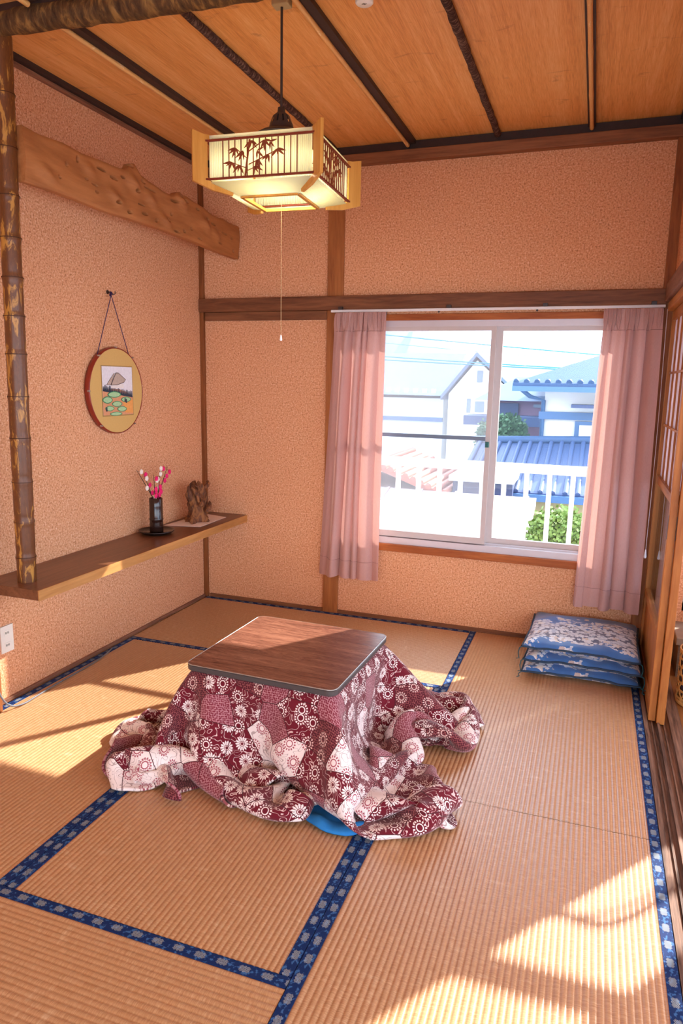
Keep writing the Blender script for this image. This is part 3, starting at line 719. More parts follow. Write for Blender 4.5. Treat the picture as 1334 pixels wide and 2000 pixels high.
# ================================================================ pile of floor cushions
def cushion(z, dx, dy, rot, label, seed, pinch=1.0, hx=.27, hy=.275, th=.062):
    c = thing('floor_cushion', label, 'cushion', (2.375 + dx, -.300 + dy, z), rot, group='blue floor cushions piled in the corner')
    n = 36; q = noise1(seed, 60); V = []; 
    def h(u, v):
        e = max(abs(u), abs(v)); prof = max(0, 1 - e ** 4.5) ** .55
        crn = 1 - .35 * (abs(u) * abs(v)) ** 3
        wob = .0035 * math.sin(9 * u + q[0] * 6) * math.sin(7 * v + q[1] * 6) + .0045 * math.sin(17 * u * q[2] + 11 * v + q[3]) * e
        dim = -.010 * math.exp(-((u * u + v * v) / .02))
        return prof * crn, wob + dim
    for side in (1, -1):
        for i in range(n + 1):
            for j in range(n + 1):
                u = -1 + 2 * i / n; v = -1 + 2 * j / n
                p, wb_ = h(u, v); pull = 1 - .035 * (1 - abs(u) ** 2) * abs(v) ** 6 - .0; pl2 = 1 - .035 * (1 - abs(v) ** 2) * abs(u) ** 6
                x = hx * u * pl2; y = hy * v * pull
                edge = max(abs(u), abs(v)) > .999
                ruf = (.0035 * math.sin((u if abs(v) > .99 else v) * 7 + q[5] * 9) + .0015 * math.sin((u if abs(v) > .99 else v) * 19 + q[7] * 9)) if edge else 0
                zz = th / 2 + (th / 2) * p * side + (wb_ * p * (1 if side > 0 else .3)) + ruf + .004 * math.sin(5 * u + q[6] * 5) * (1 - p)
                V.append((x, y, max(0.001, zz)))
    m = MB(); K = (n + 1) ** 2
    F = [(i * (n + 1) + j, (i + 1) * (n + 1) + j, (i + 1) * (n + 1) + j + 1, i * (n + 1) + j + 1) for i in range(n) for j in range(n)]
    m.add(V[:K], F, 0, True)
    m.add(V[K:], [f[::-1] for f in F], 0, True)
    o = m.build('cover', BROCADE, c, local=True, fixn=False)
    L = o.data.uv_layers.new(name='UVMap')
    for lp in o.data.loops:
        co = o.data.vertices[lp.vertex_index].co; L.data[lp.index].uv = (co.x + seed * .037, co.y + (0 if lp.vertex_index < K else .3))
    rim_i = [(i, 0) for i in range(n)] + [(n, j) for j in range(n)] + [(n - i, n) for i in range(n)] + [(0, n - j) for j in range(n)]
    pts = [V[i * (n + 1) + j] for i, j in rim_i]; pp = MB(); pp.tube([(x * 1.008, y * 1.008, z_) for x, y, z_ in pts + pts[:1]], .0055, 6, cap=False)
    pp.build('piping', CUSHION_SIDE, c, local=True)
    for sx, sy in ((-1, -1), (1, -1)):
        tt = MB(); bx_, by_ = sx * hx * 1.0, sy * hy * 1.0; z0 = V[(0 if sx < 0 else n) * (n + 1)][2]
        zf = max(.004, .006 - z) if z < .02 else z0 - .06
        tt.tube([(bx_, by_, z0), (bx_ + sx * .012, by_ - .012, z0 - .008), (bx_ + sx * .016, by_ - .016, (z0 + zf) / 2), (bx_ + sx * .010, by_ - .022, zf + .004), (bx_ + sx * .022, by_ - .030, zf + .003)], .0022, 6)
        tt.build('tassel', TASSEL, c, local=True)
    return c
cushion(.002, -.004, -.006, math.radians(1.0), 'blue brocade floor cushion at the bottom of the pile', 1)
cushion(.056, .010, .004, math.radians(-1.2), 'blue brocade floor cushion in the middle of the pile', 2)
cushion(.110, .002, .010, math.radians(-2.0), 'blue brocade floor cushion on top, covered with white blossoms', 3, th=.078)
# ================================================================ alcove: log beam, bamboo post, driftwood board, shelf
q = noise1(21, 200); m = MB()
pts = []; rad = []
for k in range(70):
    x = XL - .05 + k * (2.665 - XL + .05) / 69
    pts.append((x, -1.785 + .003 * q[k // 3], 2.655 - .028 * x + .004 * q[k // 4 + 50])); rad.append(.040 + .0025 * q[k + 100] + .001 * q[k + 30])
m.tube(pts, rad, 20); top(m, 'log_beam', BARK_BEAM, 'round bark covered log beam across the ceiling', 'beam', loc=(1.3, -1.785, 2.6))
# bamboo post
pb, pt = Vector((.157, -1.742, .572)), Vector((.212, -1.760, 2.628))
pole = thing('bamboo_post', 'smoked bamboo post standing on the end of the shelf', 'post', pb)
nodes = [.052, .125, .205, .292, .372, .452, .522, .592, .662, .735, .816, .905]
m = MB(); P = []; R_ = []
for k in range(160):
    f_ = k / 159; d = min(abs(f_ - a) for a in nodes); sg = min(nodes, key=lambda a: abs(f_ - a)); s_ = f_ - sg
    r = .0375 + .001 * math.sin(f_ * 7)
    r += .0030 * math.exp(-(s_ / .0035) ** 2) - (.0018 * math.exp(-((s_ - .008) / .004) ** 2))
    P.append(pb + (pt - pb) * f_); R_.append(r)
m.tube(P, R_, 24); m.build('culm', BAMBOO_POLE, pole)
nd = plain('bamboo_node_ring', '4a2a18', .6)
for a in nodes:
    c = pb + (pt - pb) * a; MB().tube([c - Vector((0, 0, .0015)), c + Vector((0, 0, .0015))], .0408, 24, cap=False).build('node_ring', nd, pole)
# driftwood board with worm holes
topo = [(-1.732, 2.334), (-1.646, 2.328), (-1.509, 2.338), (-1.396, 2.331), (-1.286, 2.336), (-1.182, 2.337), (-1.125, 2.342), (-1.10, 2.352), (-1.082, 2.379), (-1.060, 2.386), (-1.039, 2.390), (-1.018, 2.372), (-0.997, 2.354), (-0.94, 2.342), (-0.89, 2.339), (-0.809, 2.326), (-0.75, 2.324), (-0.724, 2.331), (-.69, 2.35), (-0.661, 2.360), (-0.628, 2.352), (-0.598, 2.353), (-.52, 2.342), (-0.425, 2.337), (-.36, 2.324), (-0.279, 2.320), (-.20, 2.326), (-.12, 2.318), (-0.028, 2.320)]
bot = [(-0.028, 2.132), (-0.348, 2.134), (-0.549, 2.142), (-0.817, 2.145), (-1.053, 2.139), (-1.26, 2.135), (-1.444, 2.14), (-1.609, 2.14), (-1.732, 2.136)]
drift = thing('driftwood_lintel', 'weathered driftwood board with wormholes hanging across the alcove', 'board', (.24, -.9, 2.13))
def zt(y): 
    return float(np.interp(y, [a for a, b in topo], [b for a, b in topo]))
def zb(y): 
    bb = sorted(bot); return float(np.interp(y, [a for a, b in bb], [b for a, b in bb]))
NY, NZ = 560, 90
knots = [(-1.06, 2.30, .05, .012), (-.92, 2.26, .05, .010), (-.66, 2.31, .05, .014), (-1.62, 2.19, .06, .008), (-.42, 2.25, .06, .010), (-1.2, 2.21, .05, .009), (-1.36, 2.28, .05, .007), (-.80, 2.19, .05, .010), (-.30, 2.22, .05, .009)]
rr = random.Random(4)
holes = [(-1.28, 2.30, .030, .007), (-1.20, 2.285, .026, .008), (-1.14, 2.305, .016, .006), (-1.075, 2.372, .018, .012), (-.985, 2.325, .016, .008), (-.93, 2.305, .05, .006), (-1.03, 2.275, .02, .010), (-.72, 2.30, .035, .008), (-.665, 2.335, .010, .009), (-.61, 2.325, .018, .009), (-.50, 2.31, .022, .008), (-.39, 2.285, .018, .010), (-.33, 2.27, .024, .008), (-.20, 2.245, .03, .006), (-.12, 2.235, .014, .009), (-1.18, 2.19, .020, .010), (-1.10, 2.165, .018, .009), (-.98, 2.185, .024, .010), (-.88, 2.175, .018, .013), (-.77, 2.20, .012, .010), (-.74, 2.235, .010, .010), (-.70, 2.16, .03, .008), (-.63, 2.175, .014, .011), (-1.32, 2.20, .012, .008), (-1.38, 2.235, .010, .006), (-1.33, 2.225, .020, .005), (-1.55, 2.20, .008, .008), (-1.5, 2.26, .008, .012), (-.48, 2.165, .022, .007), (-.56, 2.20, .010, .012), (-.25, 2.185, .02, .006), (-.09, 2.17, .012, .014), (-1.43, 2.30, .008, .018), (-1.0, 2.22, .03, .004)]
tilt = [rr.uniform(-.3, .3) for _ in holes]
ys = np.linspace(-1.732, -.028, NY); tt_ = np.linspace(0, 1, NZ)
Yg = np.repeat(ys[:, None], NZ, 1); lo = np.array([zb(y) for y in ys]); hi = np.array([zt(y) for y in ys])
Zg = lo[:, None] * (1 - tt_) + hi[:, None] * tt_
Xg = .262 + .003 * np.sin(11 * Yg + 6 * Zg) + .003 * np.sin(37 * Zg + 3 * Yg)
for a, b, r, d in knots: Xg += 1.5 * d * np.exp(-(((Yg - a) / r) ** 2 + ((Zg - b) / (r * .7)) ** 2)) * np.cos(((Yg - a) + 1.6 * (Zg - b)) * 26)
Xg -= .006 * np.clip(1 - np.minimum(tt_, 1 - tt_) * 12, 0, 1)[None, :] ** 2
# worm holes are sunk into the wood
for (a, b, w_, h_), tl in zip(holes, tilt):
    q_ = ((Yg - a) / (w_ * .95)) ** 2 + ((Zg - b - tl * .25 * (Yg - a)) / (h_ * .72)) ** 2
    k_ = np.clip((1.15 - q_) * 2.2, 0, 1); Xg = Xg * (1 - k_) + np.minimum(Xg, .2335) * k_
V = [tuple(p_) for p_ in np.stack([Xg, Yg, Zg], -1).reshape(-1, 3)]
m = MB(); m.add(V, [(i * NZ + j, (i + 1) * NZ + j, (i + 1) * NZ + j + 1, i * NZ + j + 1) for i in range(NY - 1) for j in range(NZ - 1)], 0, True)
bk_ = lambda p_: (.228, p_[1], p_[2])
for i in range(NY - 1):
    lo0, lo1, hi0, hi1 = V[i * NZ], V[(i + 1) * NZ], V[i * NZ + NZ - 1], V[(i + 1) * NZ + NZ - 1]
    m.add([bk_(lo0), bk_(hi0), bk_(hi1), bk_(lo1)], [(0, 1, 2, 3)], 0)
    m.add([lo0, lo1, bk_(lo1), bk_(lo0)], [(0, 1, 2, 3)], 0); m.add([hi0, hi1, bk_(hi1), bk_(hi0)], [(0, 1, 2, 3)], 0)
for i in (0, NY - 1):
    for j in range(NZ - 1): m.add([V[i * NZ + j], V[i * NZ + j + 1], bk_(V[i * NZ + j + 1]), bk_(V[i * NZ + j])], [(0, 1, 2, 3)], 0)
m.build('board', DRIFT, drift)
for (a, b, w_, h_), tl in zip(holes, tilt):       # the floor of each hole
    P = [(a + .7 * w_ * math.cos(2 * PI * k / 12), b + .5 * h_ * math.sin(2 * PI * k / 12) + tl * .175 * w_ * math.cos(2 * PI * k / 12)) for k in range(12)]
    MB().prism(P, lambda y, z, t_: (t_, y, z), .2300, .2345).build('worm_hole', DRIFT, drift)
# shelf
SH = .572
sh = thing('wall_shelf', 'long walnut shelf board along the alcove wall', 'shelf', (.15, -.9, SH - .045))
o = MB().box(XL, .298, -1.835, YB, SH - .043, SH, bev=.002).build('shelf_board', SHELF_TOP, sh)
MB().box(.298, .303, -1.836, YB, SH - .044, SH + .0003).build('front_edge', SHELF_EDGE, sh, label='paler front edge strip')
# saucer, vase, plum branches
vx, vy = .106, -.728
m = MB().lathe([(.0, .012), (.080, .012), (.094, .020), (.097, .022), (.095, .016), (.080, .006), (.062, .006), (.060, 0), (0, 0)], (vx, vy, SH), 40); 
top(m, 'lacquer_saucer', LACQUER, 'black lacquer saucer under the dark vase', 'saucer', loc=(vx, vy, SH))
zv = SH + .0125
vp = [(0, 0), (.036, 0), (.0375, .004), (.0365, .05), (.0365, .064), (.0385, .068), (.0385, .073), (.0365, .077), (.036, .14), (.0362, .186), (.034, .188), (.031, .184), (.030, .02), (0, .018)]
m = MB().lathe(vp, (vx, vy, zv), 36); top(m, 'bamboo_vase', VASE, 'dark glazed bamboo vase holding plum branches', 'vase', loc=(vx, vy, zv))
PINK = plain('pink_blossom', 'e8286e', .7, .2, .2, 60); CREAM = plain('cream_blossom', 'f0e2d6', .7, .2, .1, 60); TWIG = plain('twig_bark', '3f2a20', .8)
def branch(label, tip, flowers, bend=0):
    b = thing('plum_branch', label, 'branch', (vx, vy, zv + .10), group='artificial plum branches in the dark vase')
    T_ = Vector(tip); off = Vector((tip[0] - vx, tip[1] - vy, 0)); lim = min(1.0, .021 / max(off.length, .001))
    base_ = Vector((vx, vy, zv + .024)) + off * lim * .45; mouth = Vector((vx, vy, zv + .186)) + off * lim
    mid = mouth.lerp(T_, .5) + Vector((0, bend * .5, .012))
    pts = [base_, base_.lerp(mouth, .55), mouth] + [mouth.lerp(mid, k / 3).lerp(mid.lerp(T_, k / 3), k / 3) for k in (1, 2, 3)]
    MB().tube(pts, [.0028, .0026, .0024, .002, .0017, .001], 6).build('twig', TWIG, b)
    for f_, col, dx, dz in flowers:
        k = f_ * 5; i = min(int(k), 4); p = pts[i].lerp(pts[i + 1], k - i) + Vector((.006 * math.cos(f_ * 40), dx, dz))
        mm = MB()
        for a in range(5):
            an = 2 * PI * a / 5 + f_ * 3; mm.ball(p + Vector((.004, .0066 * math.cos(an), .0066 * math.sin(an))), .0084, 0, 7, 5, (.55, 1, 1))
        mm.ball(p, .006, 0, 6, 4); mm.build('blossom', PINK if col else CREAM, b)
        MB().tube([pts[i].lerp(pts[i + 1], k - i), p], .0009, 4).build('stalk', TWIG, b)
branch('bare leaning plum branch with white blossoms', (0.106, -0.893, SH + .372), [(.97, 0, .026, -.004), (.80, 0, .030, .0), (.62, 0, -.014, .0), (.42, 0, .018, -.006)], -.012)
branch('plum branch with pink blossoms low beside the vase mouth', (0.091, -0.813, SH + .345), [(.98, 1, .012, -.004), (.68, 1, .014, .004), (.52, 1, .012, .0)], -.01)
branch('upright plum branch with pink and cream buds', (0.121, -0.763, SH + .335), [(.93, 1, .012, -.01), (.78, 0, .014, .01), (.62, 1, .0, .0), (.55, 1, .016, -.004), (.48, 1, -.002, -.002)], .0)
branch('plum branch crowded with cream blossoms', (0.106, -0.678, SH + .362), [(.97, 0, .0, .004), (.88, 0, .008, -.006), (.74, 0, -.016, .004), (.60, 1, .004, .0), (.52, 1, .018, .0), (.46, 1, .0, .0)], .01)
branch('plum branch spread wide with bright pink blossoms', (0.096, -0.593, SH + .358), [(.96, 1, .014, -.020), (.99, 1, -.04, -.004), (.78, 1, .012, .004), (.70, 1, .022, .0), (.56, 0, -.012, .008), (.50, 1, .006, .0), (.40, 1, .012, .004)], .015)
# paper mat and driftwood ornament
m = MB(); pm = [(.02, -.525), (.232, -.475), (.222, -.15), (.04, -.10)]
m.prism(pm, lambda a, b, t_: (a, b, t_), SH + .0005, SH + .0018)
top(m, 'paper_mat', plain('cream_paper', 'f3e6de', .9, .1, .05), 'pale sheet of paper under the driftwood ornament', 'paper', loc=(.14, -.32, SH))
orn = MB(); oc = Vector((.128, -.340, SH + .0022)); rr = random.Random(12)
n, mlev = 30, 34; V = []
for i in range(mlev):
    t_ = i / (mlev - 1); z = .232 * t_
    R0 = .058 * (1 - .22 * t_) * (1 + .25 * math.exp(-((t_ - .06) / .08) ** 2)) * (1 + .16 * math.exp(-((t_ - .72) / .15) ** 2))
    if t_ > .93: R0 *= max(.15, 1 - (t_ - .93) * 8)
    for k in range(n):
        a = 2 * PI * k / n; tw = a + 1.1 * t_
        f_ = 1 + .22 * math.cos(5 * tw) + .16 * math.sin(9 * tw + 5 * t_) + .14 * math.sin(3 * a - 7 * t_) + .10 * math.sin(14 * t_ + 4 * a)
        V.append((oc.x + .80 * R0 * f_ * math.cos(a), oc.y + 1.02 * R0 * f_ * math.sin(a) + .012 * math.sin(5 * t_), oc.z + z + (.022 * math.sin(3 * a + 1) if t_ > .85 else 0) * (t_ - .85) * 6))
orn.add(V, [(i * n + k, i * n + (k + 1) % n, (i + 1) * n + (k + 1) % n, (i + 1) * n + k) for i in range(mlev - 1) for k in range(n)] + [tuple(range((mlev - 1) * n, mlev * n)), tuple(range(n - 1, -1, -1))], 0, True)
g = G('root_wood', .6, .3); v = g.coord(scale=(14, 14, 5)); a = g.noise(v, 2.4, 6, .65, 1.2); g.base(g.ramp(a, [(.32, '3a211a'), (.48, '7a4a30'), (.62, 'a86c3c'), (.75, '8d5c50')])); g.bump(a, .9, .012); ROOT = g.m
ob = thing('root_ornament', 'gnarled driftwood root ornament on the paper sheet', 'ornament', oc)
orn.build('root_body', ROOT, ob)
for (a, b, c, d, e) in ((.02, -.055, .10, -.012, .15), (.0, .05, .11, .02, .17), (.01, .035, .20, .055, .245), (.0, -.03, .19, -.045, .228), (.03, .01, .06, .05, .12), (-.01, .055, .05, .062, .13)):
    mm = MB(); p0 = oc + Vector((a + .03, b * .8, c)); p1 = oc + Vector((a + .025, d * 1.1 + b * .2, e)); pm_ = (p0 + p1) / 2 + Vector((.012, .010, .004))
    mm.tube([p0, p0.lerp(pm_, .6), pm_, pm_.lerp(p1, .6), p1], [.010, .014, .011, .009, .004], 8); mm.build('root_knob', ROOT, ob)
# round picture on its cord
pc = thing('round_picture', 'round red rimmed picture of a thatched farmhouse hanging on purple cord', 'picture', (XL, -.920, 1.352))
PXC, PYC, PZC, PR = XL, -.920, 1.352, .2175
def disc(x0, x1, r, n=64, bev=0):
    P = [(r * math.cos(2 * PI * k / n), r * math.sin(2 * PI * k / n)) for k in range(n)]
    return MB().prism(P, lambda a, b, t_: (t_, PYC + a, PZC + b), x0, x1)
n = 72; rimm = MB(); pr_ = [(.0, .004), (.211, .004), (.2175, .007), (.2185, .020), (.2175, .034), (.214, .037), (.2125, .034), (.2125, .031), (0, .031)]
V = [(XL + d, PYC + r * math.cos(2 * PI * k / n), PZC + r * math.sin(2 * PI * k / n)) for r, d in pr_ for k in range(n)]
rimm.add(V, [(i * n + k, i * n + (k + 1) % n, (i + 1) * n + (k + 1) % n, (i + 1) * n + k) for i in range(len(pr_) - 1) for k in range(n)], 0, True)
rimm.build('rim', plain('red_lacquer_rim', '8e2f1e', .35, .5, .1), pc)
disc(XL + .0312, XL + .0330, .2122).build('mount', plain('tan_mount', 'd2ab68', .7, .2, .06, 120), pc)
def px(u, v): return PYC + u, PZC + v
def poly(name, pts, x, col, t_=.0005):
    return (name, pts, x, col, t_)
pa = [(-.130, .118), (.128, .135), (.140, -.118), (-.118, -.130)]; pa = [(-.118, .122), (.126, .122), (.126, -.122), (-.118, -.122)]
MB().prism([px(a, b) for a, b in [(-.123, .127), (.131, .127), (.131, -.127), (-.123, -.127)]], lambda a, b, t_: (t_, a, b), XL + .0332, XL + .0340).build('mount_bevel', plain('mount_bevel', 'a5824c', .6), pc)
img = MB().prism([px(a, b) for a, b in pa], lambda a, b, t_: (t_, a, b), XL + .0342, XL + .0348, 0)
cols = [('pic_sky', 'e4dfe4'), ('pic_field', 'd99a72'), ('pic_tree', '3f4350'), ('pic_roof', 'b9a597'), ('pic_line', '4f3a36'), ('pic_green', 'a9cc9c'), ('pic_dkgreen', '3f8f63'), ('pic_orange', 'e8a25c'), ('pic_wall', 'e6dcd6')]
def flat(pts, lay, mi): img.prism([px(a, b) for a, b in pts], lambda a, b, t_: (t_, a, b), XL + .0349 + lay * .0003, XL + .0351 + lay * .0003, mi)
flat([(-.118, .0), (-.06, .012), (.02, .008), (.08, -.008), (.126, -.030), (.126, -.122), (-.118, -.122)], 0, 1)
flat([(.04, -.05), (.126, -.045), (.126, -.115), (.06, -.112)], 1, 7)
for k in range(26):
    a = -.112 + k * .0092; b0 = .004 - .0011 * k + (.004 if k < 8 else 0); hh = .016 + .010 * abs(math.sin(k * 2.3)); flat([(a - .0055, b0 - .010), (a + .0055, b0 - .010), (a + .002, b0 + hh), (a - .002, b0 + hh * .9)], 2 + k % 2, 2)
flat([(-.05, .014), (.05, .014), (.05, .036), (-.05, .036)], 4, 8)
flat([(-.088, .030), (-.030, .086), (-.020, .090), (-.052, .030)], 5, 4); flat([(-.084, .032), (-.031, .083), (-.024, .085), (-.055, .032)], 6, 3)
flat([(-.054, .028), (-.012, .092), (.010, .092), (.070, .058), (.052, .042), (.0, .030)], 7, 4); flat([(-.050, .031), (-.010, .089), (.009, .089), (.066, .057), (.050, .045), (.0, .033)], 8, 3)
def lens(cx, cy, w_, h_, lay):
    P = [(cx + w_ * math.cos(2 * PI * k / 16), cy + h_ * math.sin(2 * PI * k / 16) * abs(math.sin(2 * PI * k / 16)) ** .3) for k in range(16)]
    flat(P, lay, 6); P = [(cx + (a - cx) * .86, cy + (b - cy) * .78) for a, b in P]; flat(P, lay + 1, 5)
for k, (a, b, w_, h_) in enumerate([(-.03, -.018, .055, .016), (-.085, -.045, .040, .018), (.065, -.044, .042, .014), (-.010, -.066, .042, .015), (-.070, -.088, .036, .013), (.030, -.092, .040, .014), (-.02, -.116, .05, .010)]): lens(a, b, w_, h_, 9)
for a, b in ((-.095, -.092), (.056, -.046), (.066, -.052)): flat([(a - .006, b - .010), (a + .006, b - .010), (a + .004, b + .012), (a - .004, b + .010)], 11, 2)
img.build('print', [plain(n_, c_, .8, .1, .15, 90) for n_, c_ in cols], pc, label='watercolour print of thatched house, trees and green paddies')
for a in (52, 128, 232, 308, 180, 90):
    r_ = PR + .001; c_ = math.radians(a); MB().box(XL + .028, XL + .0385, PYC + r_ * math.cos(c_) - .005, PYC + r_ * math.cos(c_) + .005, PZC + r_ * math.sin(c_) - .004, PZC + r_ * math.sin(c_) + .004).build('clip', TABLE_RIM, pc)
PURPLE = plain('purple_cord', '3a2350', .7)
hz, hy = 1.838, -.925
for s in (-1, 1): MB().tube([(XL + .022, hy, hz - .012), (XL + .020, PYC + s * .128, PZC + .178)], .0020, 6).build('hanging_cord', PURPLE, pc)
kn = MB(); kn.tube([(XL + .022 + .004 * math.sin(k), hy + .010 * math.cos(k * 1.7), hz - .006 + .011 * math.sin(k * 2.3)) for k in range(14)], .0028, 6); kn.build('knot', PURPLE, pc)
hk = thing('wall_hook', 'small dark metal hook holding the picture cord', 'hook', (XL, hy, hz))
MB().tube([(XL - .002, hy + .004, hz + .004), (XL + .022, hy + .005, hz - .004), (XL + .030, hy + .010, hz - .009), (XL + .032, hy + .019, hz - .004), (XL + .030, hy + .022, hz + .008)], .0022, 8).build('hook_wire', METAL_DARK, hk)
MB().prism([(.010 * math.cos(2 * PI * k / 12), .010 * math.sin(2 * PI * k / 12)) for k in range(12)], lambda a, b, t_: (t_, hy + a, hz + .003 + b), XL - .001, XL + .003).build('hook_plate', METAL_DARK, hk)
# outlet
ot = thing('wall_outlet', 'white double wall outlet below the shelf', 'outlet', (XL, -1.712, .285))
def frame_yz(m_, x0, x1, y0, y1, z0, z1, hs_):
    # a plate with rectangular openings, all of one width, stacked in z
    ha, hb = hs_[0][0], hs_[0][1]; m_.box(x0, x1, y0, ha, z0, z1).box(x0, x1, hb, y1, z0, z1); zz = z0
    for _, _, c_, d_ in sorted(hs_, key=lambda h: h[2]): m_.box(x0, x1, ha, hb, zz, c_); zz = d_
    return m_.box(x0, x1, ha, hb, zz, z1)
frame_yz(MB(), XL - .001, XL + .007, -1.748, -1.678, .224, .344, [(-1.7235, -1.7025, z - .005, z + .005) for z in (.312, .256)]).build('cover_plate', PLASTIC, ot)
for z in (.312, .256):
    sk = frame_yz(MB(), XL + .007, XL + .0085, -1.728, -1.698, z - .012, z + .012, [(-1.7235, -1.7025, z - .005, z + .005)]).box(XL, XL + .0085, -1.7145, -1.7115, z - .005, z + .005)
    b = sk.build('socket', PLASTIC, ot)
    for dy in (-.006, .006): MB().box(XL - .0005, XL + .0008, -1.713 + dy - .0045, -1.713 + dy + .0045, z - .005, z + .005).build('slot', METAL_DARK, b)
# post at the shelf end and the cord that hangs beside it
m = MB().box(XL, .055, -1.935, -1.815, -.001, SH - .0455, bev=.006); top(m, 'shelf_post', POST_Z, 'short orange brown wooden post under the shelf end', 'post', loc=(.02, -1.87, 0))
cd = [(.075, -1.93, SH - .06), (.082, -1.90, .47), (.080, -1.875, .36), (.075, -1.87, .25), (.072, -1.86, .14), (.075, -1.83, .06), (.080, -1.79, .018), (.088, -1.73, .006), (.083, -1.66, .005), (.075, -1.52, .005), (.072, -1.38, .005), (.066, -1.24, .005), (.050, -1.13, .005), (.028, -1.05, .005)]
def smooth_path(P, n=8):
    P = [Vector(p) for p in P]; out = []
    for i in range(len(P) - 1):
        p0, p1, p2, p3 = P[max(i - 1, 0)], P[i], P[i + 1], P[min(i + 2, len(P) - 1)]
        for k in range(n):
            t_ = k / n; out.append(.5 * ((2 * p1) + (-p0 + p2) * t_ + (2 * p0 - 5 * p1 + 4 * p2 - p3) * t_ ** 2 + (-p0 + 3 * p1 - 3 * p2 + p3) * t_ ** 3))
    return out + [P[-1]]
m = MB().tube(smooth_path(cd), .0038, 8); top(m, 'power_cord', CORD, 'grey power cord trailing along the mat edge', 'cord', loc=(.08, -1.7, .004))
# ================================================================ pendant lamp
LX, LY, LTH = 1.236, -1.565, math.radians(227.77)
lamp = thing('pendant_lamp', 'square wooden pendant lamp with ribbed panels and bamboo silhouettes', 'lamp', (LX, LY, 2.032))
CWOOD = wood('lamp_pale_wood', 'bd7d30', 'd99d4c', 'z', 1, rough=.45); RED = plain('lamp_red_slat', '7d2f1c', .5, .3, .15)
gr = G('ribbed_acrylic', .25, .5); gr.base('e9e8d6')
gr.b.inputs['Transmission Weight'].default_value = 0
RIB = gr.translucent('f6f4dc', .60).m
def corner(k, r): a = LTH + k * PI / 2; return Vector((LX + r * math.cos(a), LY + r * math.sin(a), 0))
ZT, ZB, ZF = 2.214, 2.076, 2.044
mt = MB().box(LX - .030, LX + .030, LY - .022, LY + .022, 2.664, 2.6965, bev=.004); mt.build('ceiling_mount', plain('mount_beige', 'b7a27a', .5), lamp)
MB().tube([(LX, LY, 2.666), (LX, LY, 2.334)], .0046, 10).build('cord', METAL_DARK, lamp)
cap = MB().lathe([(.006, .115), (.012, .113), (.014, .098), (.030, .085), (.040, .060), (.044, .045), (.046, .040), (.075, .030), (.095, .018), (.096, .014), (.0, .014)], (LX, LY, 2.237), 48)
keep = [i for i in range(len(cap.f)) if not (i // 48 == 3 and i % 4 == 0)]        # twelve open vents
cap.f = [cap.f[i] for i in keep]; cap.mi = [cap.mi[i] for i in keep]; cap.sm = [cap.sm[i] for i in keep]
cap.build('canopy_cap', METAL_DARK, lamp)
RP, RO, RI = .265, .320, .146
for k in range(4):
    a = LTH + k * PI / 2; d = Vector((math.cos(a), math.sin(a), 0)); t_ = Vector((-math.sin(a), math.cos(a), 0)); c0 = Vector((LX, LY, 0))
    prof = [(RO, 2.226), (RO, 2.068), (.249, 2.046), (.181, 2.038), (.178, 2.048), (.255, 2.068), (RP + .004, 2.086), (RP + .004, 2.204), (.210, 2.208), (.210, 2.216), (.283, 2.218)]
    MB().prism(prof, lambda r, z, t: c0 + d * r + t_ * t + Vector((0, 0, z)), -.0055, .0055).build('corner_board', CWOOD, lamp)
